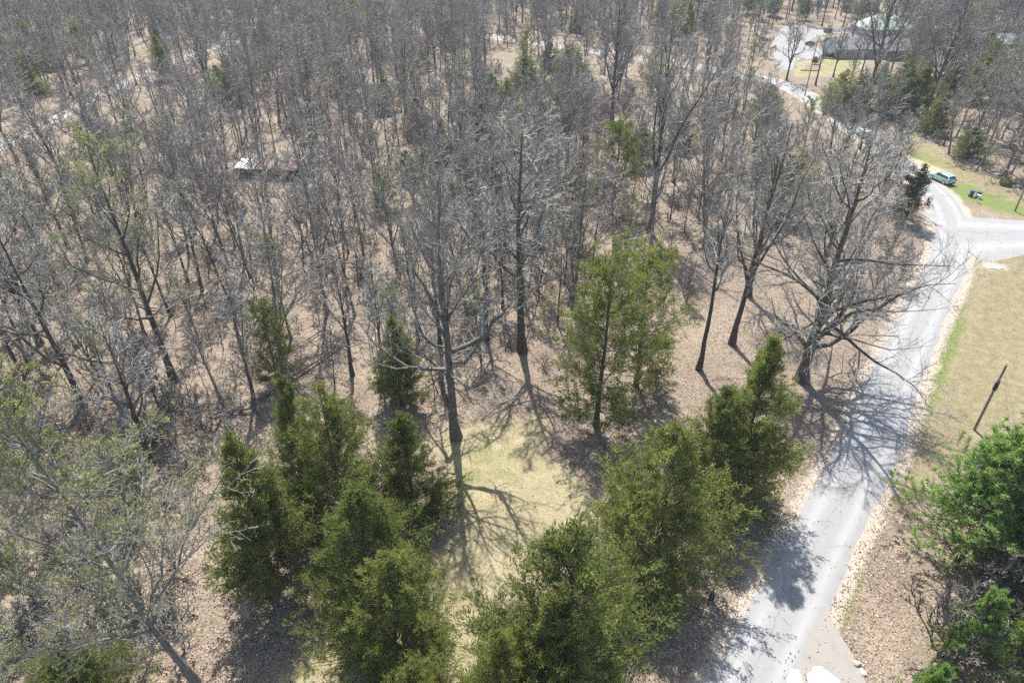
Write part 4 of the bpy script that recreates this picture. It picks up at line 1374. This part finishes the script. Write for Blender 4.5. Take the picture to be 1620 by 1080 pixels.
# ------------------------------------------------------------------ plain materials for built things
M['mint'] = plain('mint_car_paint', (0.34, 0.52, 0.50), 0.25, 0.35, 0.03, 1.0, 0.6)
M['silver'] = plain('silver_car_paint', (0.62, 0.64, 0.66), 0.28, 0.35, 0.03, 1.0, 0.6)
M['glass'] = plain('dark_car_glass', (0.02, 0.024, 0.028), 0.06, 0, 0.1, 1, 0.8)
M['tyre'] = plain('tyre_rubber', (0.025, 0.025, 0.026), 0.85)
M['alloy'] = plain('wheel_alloy', (0.5, 0.5, 0.51), 0.35, 0.8)
M['black'] = plain('black_plastic', (0.03, 0.03, 0.032), 0.6)
M['redlamp'] = plain('red_lamp_lens', (0.35, 0.02, 0.02), 0.15)
M['clearlamp'] = plain('clear_lamp_lens', (0.75, 0.77, 0.78), 0.12)
M['white'] = plain('white_paint', (0.74, 0.74, 0.72), 0.6, 0, 0.06)
M['bluebin'] = plain('blue_bin_plastic', (0.025, 0.06, 0.19), 0.45, 0, 0.12)
M['greymetal'] = plain('grey_metal', (0.42, 0.42, 0.41), 0.5, 0.3)
M['galv'] = plain('galvanised_steel', (0.5, 0.51, 0.52), 0.45, 0.6)
M['polewood'] = plain('treated_pole_wood', (0.25, 0.205, 0.17), 0.9, 0, 0.35, 6, 0.15, 0.3)
M['greenbox'] = plain('dark_green_cabinet', (0.02, 0.06, 0.05), 0.5)
M['siding'] = plain('tan_siding', (0.36, 0.32, 0.26), 0.8, 0, 0.1)
M['whitesiding'] = plain('white_siding', (0.45, 0.465, 0.48), 0.7, 0, 0.06)
M['shingle'] = plain('grey_shingles', (0.135, 0.137, 0.14), 0.9, 0, 0.3, 4, 0.2, 0.4)
M['greenroof'] = plain('pale_green_metal_roof', (0.22, 0.29, 0.255), 0.6, 0.0, 0.2)
M['brick'] = plain('brown_brick', (0.24, 0.15, 0.115), 0.9, 0, 0.3, 9)
M['oldwood'] = plain('weathered_boards', (0.085, 0.07, 0.06), 0.9, 0, 0.45, 5, 0.1, 0.4)
M['tin'] = plain('white_sheet_metal', (0.38, 0.38, 0.375), 0.55, 0.1, 0.3, 3)
M['rust'] = plain('rusty_brown_roofing', (0.16, 0.115, 0.09), 0.85, 0, 0.4, 3)
M['rock'] = plain('white_limestone', (0.36, 0.345, 0.315), 0.9, 0, 0.3, 4, 0.2, 0.6)
M['greyrock'] = plain('grey_fieldstone', (0.27, 0.26, 0.25), 0.9, 0, 0.25, 3, 0.2, 0.5)
M['log'] = plain('weathered_log', (0.17, 0.15, 0.13), 0.9, 0, 0.4, 6, 0.1, 0.5)
M['shrub'] = leaf_mat('clipped_shrub_leaves', ((0.02, 0.04, 0.015), (0.04, 0.075, 0.025), (0.075, 0.12, 0.035)), 0.2, 0.2)
M['mulch'] = plain('garden_mulch', (0.19, 0.13, 0.10), 0.95, 0, 0.3, 5, 0.1, 0.5)
M['window'] = plain('window_glass', (0.05, 0.06, 0.07), 0.08, 0, 0.1, 1, 0.8)

# ------------------------------------------------------------------ vehicles
def make_car(name, xy, rz, paint, label, L=4.65, Wd=1.86, H=1.68):
    """estate-type sport utility car; nose towards local -y"""
    t = empty(name, (xy[0], xy[1], 0.06), rz)
    # lower body: stations along y (nose first): y, half width, bottom, belt height
    h = L / 2
    st = [(-h, 0.55, 0.45, 0.70), (-h + 0.10, 0.72, 0.30, 0.84), (-h + 0.45, 0.87, 0.24, 0.95), (-h + 1.15, 0.92, 0.24, 1.03), (-0.55, 0.93, 0.24, 1.06), (0.6, 0.93, 0.24, 1.09), (h - 0.75, 0.92, 0.25, 1.10), (h - 0.2, 0.88, 0.32, 1.07), (h, 0.76, 0.42, 0.95)]
    V = []
    for (y, w, zb, zt) in st:
        w = w * Wd / 1.86
        V += [(-w * 0.9, y, zb), (-w, y, zb + 0.14), (-w, y, zt - 0.22), (-w * 0.94, y, zt - 0.04), (-w * 0.8, y, zt), (w * 0.8, y, zt), (w * 0.94, y, zt - 0.04), (w, y, zt - 0.22), (w, y, zb + 0.14), (w * 0.9, y, zb)]
    n, k = len(st), 10
    q = [(i * k + j, i * k + (j + 1) % k, (i + 1) * k + (j + 1) % k, (i + 1) * k + j) for i in range(n - 1) for j in range(k)]
    tr = [(0, j + 1, j) for j in range(1, k - 1)] + [((n - 1) * k, (n - 1) * k + j, (n - 1) * k + j + 1) for j in range(1, k - 1)]
    put('body', Geo().add(np.array(V), q, tr).mesh('body', paint, smooth=False), t)
    # cabin: stations y, half width at belt, half width at roof, roof height
    cs = [(-1.15, 0.80, 0.78, 1.06), (-0.30, 0.83, 0.62, H - 0.06), (0.25, 0.84, 0.66, H), (1.30, 0.83, 0.65, H - 0.03), (h - 0.42, 0.80, 0.60, H - 0.13), (h - 0.10, 0.79, 0.72, 1.12)]
    V = []
    for (y, wb, wr, zr) in cs:
        V += [(-wb, y, 1.02), (-wr - 0.05, y, zr - 0.10), (-wr + 0.08, y, zr), (wr - 0.08, y, zr), (wr + 0.05, y, zr - 0.10), (wb, y, 1.02)]
    n, k = len(cs), 6
    q = [(i * k + j, i * k + j + 1, (i + 1) * k + j + 1, (i + 1) * k + j) for i in range(n - 1) for j in range(k - 1)]
    tr = [(0, j + 1, j) for j in range(1, k - 1)] + [((n - 1) * k, (n - 1) * k + j, (n - 1) * k + j + 1) for j in range(1, k - 1)]
    put('roof', Geo().add(np.array(V), q, tr).mesh('roof', paint), t)
    def pane(nm, pts_, off):
        P = np.array(pts_, float)
        o = np.array(off)
        put(nm, Geo().add(np.concatenate([P + o, P - o * 0.2]), [(0, 1, 2, 3), (7, 6, 5, 4), (0, 4, 5, 1), (1, 5, 6, 2), (2, 6, 7, 3), (3, 7, 4, 0)]).mesh(nm, 'glass'), t)
    pane('windscreen', [(-0.74, -1.02, 1.12), (0.74, -1.02, 1.12), (0.58, -0.36, H - 0.10), (-0.58, -0.36, H - 0.10)], (0, -0.03, 0.035))
    pane('rear_window', [(-0.66, h - 0.13, 1.17), (0.66, h - 0.13, 1.17), (0.56, h - 0.40, H - 0.19), (-0.56, h - 0.40, H - 0.19)], (0, 0.03, 0.03))
    for sgn in (-1, 1):
        for (y0, y1, y0t, y1t) in ((-0.80, 0.10, -0.34, 0.12), (0.20, 1.10, 0.20, 1.08), (1.18, 1.85, 1.16, 1.62)):
            pane('side_window', [(sgn * 0.825, y0, 1.11), (sgn * 0.825, y1, 1.13), (sgn * 0.70, y1t, H - 0.17), (sgn * 0.70, y0t, H - 0.17)], (sgn * 0.03, 0, 0.01))
        g = Geo()
        box_geo(g, (sgn * 1.0, -0.78, 1.12), (0.16, 0.12, 0.13), bev=0.03)
        put('mirror', g.mesh('mirror', paint), t)
        g = Geo()
        box_geo(g, (sgn * 0.62, -h + 0.13, 0.76), (0.34, 0.22, 0.14), bev=0.03)
        put('headlight', g.mesh('headlight', 'clearlamp'), t)
        g = Geo()
        box_geo(g, (sgn * 0.76, h - 0.06, 0.93), (0.22, 0.16, 0.26), bev=0.03)
        put('tail_light', g.mesh('tail_light', 'redlamp'), t)
        for y in (-h + 0.92, h - 0.98):
            g = Geo()
            tubes(g, np.array([[(sgn * 0.72, y, 0.36), (sgn * 0.74, y, 0.36), (sgn * 0.92, y, 0.36), (sgn * 0.945, y, 0.36)]]), np.array([[0.30, 0.36, 0.36, 0.31]]), 20, True)
            w = put('wheel', g.mesh('tyre', 'tyre'), t)
            g = Geo()
            tubes(g, np.array([[(sgn * 0.90, y, 0.36), (sgn * 0.955, y, 0.36), (sgn * 0.965, y, 0.36)]]), np.array([[0.24, 0.24, 0.10]]), 16, True)
            put('rim', g.mesh('rim', 'alloy'), w)
    part('rear_bumper', 'black', t, ((0, h - 0.03, 0.42), (1.55, 0.16, 0.22), dict(bev=0.04)))
    part('front_bumper', 'black', t, ((0, -h + 0.04, 0.42), (1.35, 0.16, 0.22), dict(bev=0.04)))
    part('licence_plate', 'white', t, ((0, h + 0.012, 0.80), (0.31, 0.02, 0.15)))
    part('roof_rail', 'black', t, ((-0.60, 0.55, H + 0.0), (0.04, 1.7, 0.05)))
    part('roof_rail', 'black', t, ((0.60, 0.55, H + 0.0), (0.04, 1.7, 0.05)))
    tag(t, label, 'car')
    return t
a0, a1 = at(1476, 277), at(1506, 291)
ang = math.atan2(ROADM[0][0], 1)  # replaced below
seg = np.array([-1.5, 5.3])
make_car('parked_car', (at(1492, 287)[0] - 0.4, at(1492, 287)[1]), math.atan2(seg[1], seg[0]) + PI / 2, 'mint', 'pale mint green sport utility car parked where grass meets the road')
seg = np.array(at(1340, 195)) - np.array(at(1390, 231))
make_car('parked_car', (at(1362, 214)[0], at(1362, 214)[1] - 0.5), math.atan2(seg[1], seg[0]) + PI / 2, 'silver', 'silver car on the road, half hidden behind bare branches', H=1.5)

# ------------------------------------------------------------------ bins, mailbox, cabinet
def make_bin(xy, rz, label):
    t = empty('wheeled_bin', (xy[0], xy[1], 0.02), rz)
    g = Geo()
    V = []
    for z, s in ((0.04, 0.78), (0.30, 0.85), (0.95, 1.0)):
        V += [(-0.29 * s, -0.33 * s, z), (0.29 * s, -0.33 * s, z), (0.29 * s, 0.33 * s, z), (-0.29 * s, 0.33 * s, z)]
    q = [(l + k, l + (k + 1) % 4, l + 4 + (k + 1) % 4, l + 4 + k) for l in (0, 4) for k in range(4)] + [(3, 2, 1, 0), (8, 9, 10, 11)]
    g.add(np.array(V), q)
    put('body', g.mesh('bin_body', 'bluebin'), t)
    g = Geo()
    box_geo(g, (0, -0.02, 1.0), (0.64, 0.76, 0.10), top=0.88, bev=0.02)
    put('lid', g.mesh('bin_lid', 'bluebin'), t)
    put('handle', rod(Geo(), (-0.25, 0.42, 0.95), (0.25, 0.42, 0.95), 0.02).mesh('bin_handle', 'black'), t)
    for s in (-1, 1):
        put('wheel', rod(Geo(), (s * 0.22, 0.30, 0.12), (s * 0.31, 0.30, 0.12), 0.12, sides=12).mesh('bin_wheel', 'tyre'), t)
    tag(t, label, 'bin')
b0 = at(1536, 311)
make_bin((b0[0], b0[1]), 0.9, 'dark blue wheeled bin on the grass, left of its twin')
make_bin((b0[0] + 0.85, b0[1] - 0.55), 0.75, 'dark blue wheeled bin between its twin and the grey mailbox')
mb = at(1545, 320)
t = empty('mailbox', (mb[0], mb[1], 0.0), 0.4)
part('post', 'white', t, ((0, 0, 0.5), (0.14, 0.14, 1.06)))
g = Geo()
V = []
for y in (-0.34, 0.34):
    V += [(-0.16, y, 1.02), (0.16, y, 1.02), (0.16, y, 1.2), (0.11, y, 1.30), (0, y, 1.34), (-0.11, y, 1.30), (-0.16, y, 1.2)]
q = [(k, (k + 1) % 7, 7 + (k + 1) % 7, 7 + k) for k in range(7)]
tr = [(0, j + 1, j) for j in range(1, 6)] + [(7, 7 + j, 8 + j) for j in range(1, 6)]
put('box', Geo().add(np.array(V), q, tr).mesh('mailbox_shell', 'greymetal'), t)
part('flag', 'redlamp', t, ((0.18, 0.1, 1.28), (0.02, 0.05, 0.24)))
tag(t, 'pale grey mailbox on a white post beside the two blue bins', 'mailbox')
gb = at(1125, 948)
t = empty('utility_cabinet', (gb[0], gb[1], -0.03), 0.15)
part('body', 'greenbox', t, ((0, 0, 0.42), (0.34, 0.30, 0.84), dict(bev=0.02)))
part('cap', 'greenbox', t, ((0, 0, 0.88), (0.40, 0.36, 0.10), dict(bev=0.03, top=0.9)))
tag(t, 'small dark green utility cabinet in the shade of the roadside cedars', 'cabinet')

# ------------------------------------------------------------------ poles
def utility_pole(xy, H, label, arm=None, rz=0.0, extra=None):
    t = empty('utility_pole', (xy[0], xy[1], 0), rz)
    put('pole', rod(Geo(), (0, 0, -0.4), (0, 0, H), 0.145, 0.10, 12).mesh('pole', 'polewood'), t)
    if arm:
        part('crossarm', 'polewood', t, ((0, 0.14, H - 0.5), (arm, 0.11, 0.13)))
        for k in range(4):
            x = -arm / 2 + 0.15 + k * (arm - 0.3) / 3
            g = Geo()
            tubes(g, np.array([[(x, 0.14, H - 0.43), (x, 0.14, H - 0.36), (x, 0.14, H - 0.30), (x, 0.14, H - 0.24)]]), np.array([[0.03, 0.06, 0.035, 0.05]]), 8, True)
            put('insulator', g.mesh('insulator', 'greymetal'), t)
    if extra:
        extra(t, H)
    tag(t, label, 'utility pole')
    return t
def fittings(t, H):
    g = Geo()
    tubes(g, np.array([[(0, 0, H), (0, 0, H + 0.06), (0, 0, H + 0.14), (0, 0, H + 0.30), (0, 0, H + 0.33)]]), np.array([[0.03, 0.03, 0.07, 0.05, 0.02]]), 10, True)
    put('insulator', g.mesh('pin_insulator', 'white'), t)
    put('sleeve', rod(Geo(), (0, 0, H - 2.9), (0, 0, H - 2.0), 0.19, 0.19, 12).mesh('pole_sleeve', 'black'), t)
    part('bracket', 'galv', t, ((0.16, -0.05, H - 1.85), (0.16, 0.10, 0.22), dict(bev=0.02)))
    for s, h0 in ((0.6, H - 0.7), (-0.5, H - 0.9)):
        put('guy_wire', rod(Geo(), (0.05, -0.1, h0), (2.6 + s, -2.5 + s * 0.6, -0.1), 0.012, sides=5).mesh('guy_wire', 'galv'), t)
        a, b_ = np.array((0.05, -0.1, h0)), np.array((2.6 + s, -2.5 + s * 0.6, -0.1))
        put('guy_guard', rod(Geo(), a + (b_ - a) * 0.62, a + (b_ - a) * 0.93, 0.035, sides=6).mesh('guy_guard', 'white'), t)
utility_pole(at(1541, 680), height_at((1541, 680), 577), 'brown utility pole on the right lawn with white top insulator', extra=fittings)
utility_pole(at(1606, 333), 9.5, 'grey utility pole at the right edge of the grass verge', arm=2.4)
utility_pole(at(1273, 152), height_at((1273, 152), 64), 'distant utility pole with crossarm between far road and driveway', arm=2.4)
lp = at(1287, 47)
t = empty('street_lamp', (*lp, 0))
put('pole', rod(Geo(), (0, 0, -0.1), (0, 0, 6.2), 0.09, 0.06, 8).mesh('lamp_pole', 'greymetal'), t)
put('arm', rod(Geo(), (0, 0, 6.1), (1.3, -0.2, 6.4), 0.045, 0.04, 6).mesh('lamp_arm', 'greymetal'), t)
part('lamp_head', 'white', t, ((1.5, -0.22, 6.42), (0.65, 0.28, 0.16), dict(bev=0.04)))
tag(t, 'thin grey street lamp by the far end of the driveway', 'street lamp')

# ------------------------------------------------------------------ houses
def gable_house(name, xy, rz, L, D, hw, rise, label, wall='siding', roof='shingle', end='whitesiding', doors=(), wins=(), over=0.45, chimney=False, hip=0.0):
    t = empty(name, (xy[0], xy[1], 0), rz)
    t_ = 0.18
    part('wall', wall, t, ((L / 2, t_ / 2, hw / 2), (L, t_, hw)))
    part('wall', wall, t, ((L / 2, D - t_ / 2, hw / 2), (L, t_, hw)))
    for x in (t_ / 2, L - t_ / 2):
        g = Geo()
        top = rise if hip == 0 else 0.001
        V = []
        for xx in (x - t_ / 2, x + t_ / 2):
            V += [(xx, t_ + 0.003, 0), (xx, D - t_ - 0.003, 0), (xx, D - t_ - 0.003, hw - 0.02), (xx, D / 2, hw + top * 0.94), (xx, t_ + 0.003, hw - 0.02)]
        q = [(k, (k + 1) % 5, 5 + (k + 1) % 5, 5 + k) for k in range(5)]
        tr = [(0, j + 1, j) for j in range(1, 4)] + [(5, 5 + j, 6 + j) for j in range(1, 4)]
        put('end_wall', g.add(np.array(V), q, tr).mesh('end_wall', end), t)
    # roof: two slopes with thickness
    g = Geo()
    o = over
    sl = rise / (D / 2)
    ze = hw - o * sl + 0.12
    A = [(-o, -o, ze), (L + o, -o, ze), (L + o - hip, D / 2, hw + rise + 0.12), (-o + hip, D / 2, hw + rise + 0.12)]
    B = [(-o, D + o, ze), (L + o, D + o, ze)]
    V = np.array(A + B)
    V2 = V - np.array([0, 0, 0.12])
    V = np.concatenate([V, V2])
    q = [(0, 1, 2, 3), (5, 4, 3, 2), (6, 9, 8, 7), (11, 8, 9, 10), (0, 6, 7, 1), (4, 5, 11, 10)]
    tr = [(0, 3, 4), (1, 5, 2), (6, 10, 9), (7, 8, 11)]
    q += [(0, 4, 10, 6), (1, 7, 11, 5)] if hip else [(0, 3, 9, 6), (3, 4, 10, 9), (1, 7, 8, 2), (2, 8, 11, 5)]
    if not hip:
        tr = []
    rf = put('roof', g.add(V, q, tr).mesh('roof', roof), t)
    part('gutter', 'white', rf, ((L / 2, -o - 0.06, ze - 0.08), (L + 2 * o, 0.10, 0.10)))
    if chimney:
        part('chimney', 'brick', rf, ((L * 0.6, D * 0.6, hw + rise), (0.7, 0.7, 1.7)))
    for (x, w, h, m) in doors:
        dr = part('door', m, t, ((x, -0.03, h / 2), (w, 0.06, h)))
        part('handle', 'galv', dr, ((x + w * 0.38, -0.08, h * 0.48), (0.05, 0.05, 0.12)))
    for (x, z, w, h) in wins:
        wd = part('window', 'white', t, ((x, -0.025, z), (w + 0.16, 0.05, h + 0.16)))
        part('pane', 'window', wd, ((x - w * 0.255, -0.06, z), (w * 0.47, 0.02, h)))
        part('pane', 'window', wd, ((x + w * 0.255, -0.06, z), (w * 0.47, 0.02, h)))
    tag(t, label, 'house')
    return t
hx, hy = at(1320, 93)
gable_house('ranch_house', (hx, hy), 0.02, 13.5, 10.5, 2.9, 2.3, 'long tan ranch house with grey shingle roof and white gable end', doors=((9.0, 1.9, 2.2, 'white'),), wins=((4.0, 1.5, 1.6, 1.1), (11.7, 1.5, 1.4, 1.1)))
gable_house('house_wing', (hx + 14.4, hy - 2.5), 0.02, 9.5, 12.0, 3.1, 2.8, 'brick wing with pale hipped roof at the right end of the ranch house', wall='brick', end='brick', roof='shingle', hip=4.0, wins=((2.6, 1.5, 1.4, 1.2), (6.6, 1.5, 1.6, 1.2)), chimney=True)
x2, y2 = at(1362, 62)
gable_house('green_roofed_house', (x2 + 2, y2 + 1), 0.05, 17, 12, 3.0, 3.6, 'building with pale green metal hipped roof behind the ranch house', wall='whitesiding', roof='greenroof', hip=6.5, wins=((4, 1.6, 1.4, 1.2), (10, 1.6, 1.4, 1.2)))
# seams on the green roof are part of its metal sheets
for (q_, rz, L, D, lab, rf) in [((1582, 42), 0.1, 11, 8, 'far house with a white roof deep in the right wood', 'tin'), ((1600, 52), -0.15, 13, 9, 'far house with a pale grey roof below the white-roofed one', 'greymetal'), ((1585, 84), 0.1, 14, 9, 'low grey-roofed house glimpsed between trees right of the redbud', 'galv')]:
    xx, yy = at(*q_)
    gable_house('far_house', (xx - L / 2, yy), rz, L, D, 2.7, 2.0, lab, wall='whitesiding', roof=rf, end='whitesiding', wins=((L * 0.3, 1.5, 1.3, 1.1), (L * 0.7, 1.5, 1.3, 1.1)))
# yard things near the house
dx, dy = at(1309, 52)
t = empty('dumpster', (dx, dy, 0.05), 0.1)
g = Geo()
box_geo(g, (0, 0, 0.7), (2.2, 1.5, 1.3), top=1.06)
put('body', g.mesh('dumpster_body', 'black'), t)
part('lid', 'greenbox', t, ((0, 0.0, 1.40), (2.4, 1.65, 0.09), dict(bev=0.03)))
for s in (-1, 1):
    part('lifting_pocket', 'black', t, ((s * 1.19, 0, 0.9), (0.12, 1.1, 0.16)))
tag(t, 'dark dumpster at the edge of the driveway behind the ranch house', 'dumpster')
def bush(name, xy, rad, h, label, mat='shrub', n=900):
    r_ = np.random.default_rng(int(abs(xy[0] * 31 + xy[1] * 7)))
    g = Geo()
    d = norm(r_.normal(size=(n, 3)))
    d[:, 2] = np.abs(d[:, 2])
    p = d * np.array([rad, rad, h * 0.75]) * (0.65 + 0.4 * r_.random((n, 1))) + np.array([0, 0, h * 0.25])
    blades(g, r_, p, norm(d + 0.6 * r_.normal(size=(n, 3))), 0.28, 0.16, 0.3, r_.random(n))
    t = empty(name, (*xy, 0))
    put('foliage', g.mesh(name + '_leaves', mat, tone=True), t)
    put('stem', rod(Geo(), (0, 0, -0.1), (0, 0, h * 0.6), 0.05, 0.02, 6).mesh('stem', 'bark'), t)
    tag(t, label, 'shrub')
bush('clipped_shrub', at(1288, 102), 0.75, 2.0, 'small rounded green shrub in the mulch bed on the house lawn')
bush('corner_shrub', at(1305, 92), 0.9, 1.5, 'left dark shrub at the white gable end')
bush('corner_shrub', at(1315, 93), 0.85, 1.5, 'right dark shrub at the white gable end')
bush('island_shrub', at(1281, 72), 1.5, 1.1, 'low dark shrub bed island in the driveway')
bush('verge_bush', at(1590, 292), 0.9, 0.9, 'small green bush among stones at the wood edge below the big oak', 'cedar')
bd = [at(*p) for p in [(1276, 104), (1296, 103), (1298, 111), (1274, 112)]]
sheet('mulch_bed', bd, 'mulch', 0.06)
t1, t2 = at(1266, 112), at(1294, 113)
g = Geo()
box_geo(g, ((t1[0] + t2[0]) / 2, (t1[1] + t2[1]) / 2, 0.12), (t2[0] - t1[0], 0.18, 0.24), rz=math.atan2(t2[1] - t1[1], t2[0] - t1[0]), bev=0.02)
tag(put('landscape_timber', g.mesh('landscape_timber', 'log')), 'dark landscape timber lying along the mulch bed on the house lawn', 'timber')

# ------------------------------------------------------------------ ruined shed and scrap in the wood
sx0, sy0 = at(378, 282)
t = empty('ruined_shed', (sx0, sy0, 0), -0.06)
r = np.random.default_rng(5)
def boards(y, x0, x1, z0, z1, w=0.32):
    me_cache = Geo()
    box_geo(me_cache, (0, 0, (z1 - z0) / 2), (w * 0.93, 0.04, z1 - z0))
    me = me_cache.mesh('board', 'oldwood')
    n = int((x1 - x0) / w)
    for k in range(n):
        if r.random() < 0.1:
            continue
        b_ = put('board', me, t, (x0 + (k + 0.5) * w, y + r.normal() * 0.012, z0), 0.0)
        b_.rotation_euler.y = r.normal() * 0.02
        b_.scale.z = 0.93 + 0.1 * r.random()
boards(0.0, 0, 11.0, 0.0, 1.9)
part('rear_wall', 'oldwood', t, ((5.5, 3.3, 0.95), (11.0, 0.1, 1.9)))
part('end_wall', 'oldwood', t, ((0.02, 1.65, 0.95), (0.1, 3.18, 1.9)))
part('end_wall', 'oldwood', t, ((10.98, 1.65, 0.95), (0.1, 3.18, 1.9)))
for k in range(4):
    g = Geo()
    x0 = -0.4 + k * 0.92
    xs = np.linspace(0, 0.94, 9)
    V = []
    for yy in (-0.5, 3.7):
        for j, xx in enumerate(xs):
            V.append((x0 + xx, yy, 2.35 + 0.025 * (j % 2) + (0.12 if yy > 0 else -0.25) - 0.05 * k))
    q = [(j, j + 1, 10 + j, 9 + j) for j in range(8)]
    Vt = np.array(V)
    Vb = Vt - np.array([0, 0, 0.015])
    q += [(18 + a_, 18 + d_, 18 + c_, 18 + b_) for (a_, b_, c_, d_) in q]
    put('roof_sheet', g.add(np.concatenate([Vt, Vb]), q).mesh('roof_sheet', 'tin'), t)
for k in range(5):
    g = Geo()
    box_geo(g, (0, 0, 0), (1.46, 4.1, 0.05))
    o = put('roof_panel', g.mesh('roof_panel', 'rust'), t, (4.3 + k * 1.48, 1.6, 2.05 - 0.12 * (k == 2)))
    o.rotation_euler = (0.10 + r.normal() * 0.05, r.normal() * 0.06, r.normal() * 0.03)
tag(t, 'ruined dark board shed with a white sheet metal roof end in the left wood', 'shed')
qx, qy = at(506, 312)
t = empty('scrap_heap', (qx, qy, 0), 0.3)
for k in range(9):
    g = Geo()
    box_geo(g, (0, 0, 0), (1.1 + 0.6 * r.random(), 0.14, 0.05))
    o = put('plank', g.mesh('plank', 'oldwood' if k % 3 else 'log'), t, (0.4 * r.normal(), 0.35 * r.normal(), 0.12 + 0.05 * k))
    o.rotation_euler = (0.1 * r.normal(), 0.25 * r.normal(), r.random() * 3.1)
tag(t, 'heap of dark scrap planks on the leaves right of the ruined shed', 'scrap heap')
t = empty('discarded_stove', (at(505, 302)[0], at(505, 302)[1], 0.0), 0.5)
part('body', 'white', t, ((0, 0, 0.46), (0.76, 0.66, 0.9), dict(bev=0.03)))
part('back_panel', 'white', t, ((0, 0.29, 0.99), (0.74, 0.08, 0.2)))
part('door', 'greymetal', t, ((0, -0.345, 0.42), (0.6, 0.03, 0.45)))
tag(t, 'white discarded appliance on the leaves behind the scrap heap', 'appliance')

# ------------------------------------------------------------------ rocks and logs
def rock(xy, s, mat, label, seed, name='boulder'):
    r_ = np.random.default_rng(seed)
    nu, nv = 14, 8
    V = []
    for i in range(nv + 1):
        ph = -0.35 + (PI / 2 + 0.35) * i / nv
        for j in range(nu):
            th = 2 * PI * j / nu
            rad = 1 + 0.14 * math.sin(3 * th + seed) + 0.10 * math.sin(5 * th + 2 * ph + seed * 2) + 0.05 * r_.normal()
            V.append((math.cos(th) * max(0.02, math.cos(ph)) ** 0.6 * rad * s[0], math.sin(th) * max(0.02, math.cos(ph)) ** 0.6 * rad * s[1], math.sin(ph) * s[2] * (1 + 0.05 * r_.normal())))
    q = [(i * nu + j, i * nu + (j + 1) % nu, (i + 1) * nu + (j + 1) % nu, (i + 1) * nu + j) for i in range(nv) for j in range(nu)]
    tr = [(nv * nu, nv * nu + j, nv * nu + j + 1) for j in range(1, nu - 1)]
    o = put(name, Geo().add(np.array(V), q, tr).mesh(name, mat), None, (xy[0], xy[1], 0.02))
    return tag(o, label, 'rock')
rock(at(1301, 1075), (1.1, 0.9, 0.09), 'rock', 'large flat white limestone slab beside the road at the bottom edge', 3)
rock(at(1260, 1078), (0.6, 1.0, 0.07), 'rock', 'flat white limestone slab at the asphalt edge, left of the larger slab', 5)
rock(at(1355, 1050), (0.28, 0.24, 0.24), 'rock', 'small pointed white stone on the gravel apron', 8, 'stone')
rock(at(1365, 1064), (0.24, 0.30, 0.16), 'rock', 'small white stone just below the pointed one on the gravel apron', 9, 'stone')
rock(at(1574, 424), (1.2, 0.45, 0.10), 'rock', 'flat pale slab in the sandy patch at the top of the right lawn', 11)
for k, q_ in enumerate([(1562, 266), (1570, 272), (1580, 278), (1588, 283), (1605, 290), (1612, 296)]):
    rock(at(*q_), (0.55, 0.45, 0.4), 'greyrock', '%s grey fieldstone from the left in the row at the wood edge above the verge' % ('first', 'second', 'third', 'fourth', 'fifth', 'sixth')[k], 20 + k, 'fieldstone')

def log(pa, pb, rad, label, stubs=3, seed=0, mat='log'):
    r_ = np.random.default_rng(seed)
    a, b_ = np.array([*at(*pa), 0.15]), np.array([*at(*pb), 0.2])
    K = 8
    f = np.linspace(0, 1, K)[:, None]
    P = a + (b_ - a) * f + np.concatenate([r_.normal(size=(K, 2)) * 0.10, 0.04 * r_.normal(size=(K, 1))], 1)
    t = empty('fallen_log', tuple(a * np.array([1, 1, 0])))
    P = P - a * np.array([1, 1, 0])
    g = Geo()
    tubes(g, P[None], (rad * np.linspace(1, 0.45, K))[None], 7, True)
    put('stem', g.mesh('log_stem', mat, smooth=True), t)
    for k in range(stubs):
        p, tt = sample(P[None], np.array([[0.3 + 0.6 * (k + r_.random()) / stubs]]))
        d = norm(tt[0, 0] + r_.normal(size=3) * 0.7 + np.array([0, 0, 0.5]))
        g = Geo()
        tubes(g, np.array([[p[0, 0], p[0, 0] + d * 0.7, p[0, 0] + d * 1.5 + r_.normal(size=3) * 0.2]]), np.array([[rad * 0.4, rad * 0.25, 0.01]]), 5)
        put('branch_stub', g.mesh('branch_stub', mat), t)
    tag(t, label, 'log')
log((395, 640), (545, 545), 0.22, 'long fallen log slanting across the leaves left of the cedar rim', 5, 1)
log((330, 655), (402, 648), 0.16, 'short dark fallen log near the foot of the long slanting log', 2, 2)
log((215, 480), (275, 500), 0.15, 'fallen stem among leaves in the left wood', 2, 3)
log((660, 560), (700, 520), 0.13, 'fallen stem left of the big bare tree', 2, 4)
log((1598, 250), (1622, 262), 0.22, 'pale fallen log at the right edge above the verge', 1, 6)
log((1575, 985), (1625, 930), 0.2, 'grey fallen stem under the pines at the right edge', 2, 7)
log((120, 205), (165, 190), 0.2, 'fallen trunk beside the gravel track', 2, 8)

# ------------------------------------------------------------------ thin spring air over the whole place
hm = bpy.data.materials.new('spring_haze')
hm.use_nodes = True
hn = hm.node_tree
hn.nodes.remove(hn.nodes['Principled BSDF'])
pv = hn.nodes.new('ShaderNodeVolumePrincipled')
pv.inputs['Color'].default_value = (0.85, 0.9, 1.0, 1)
pv.inputs['Density'].default_value = 0.0002
pv.inputs['Anisotropy'].default_value = 0.1
hn.links.new(pv.outputs[0], [n for n in hn.nodes if n.type == 'OUTPUT_MATERIAL'][0].inputs['Volume'])
g = Geo()
box_geo(g, (0, 250, 24.5), (1100, 700, 52))
tag(put('haze', g.mesh('haze', hm)), 'thin bluish spring haze over the wood', 'haze', kind='stuff')
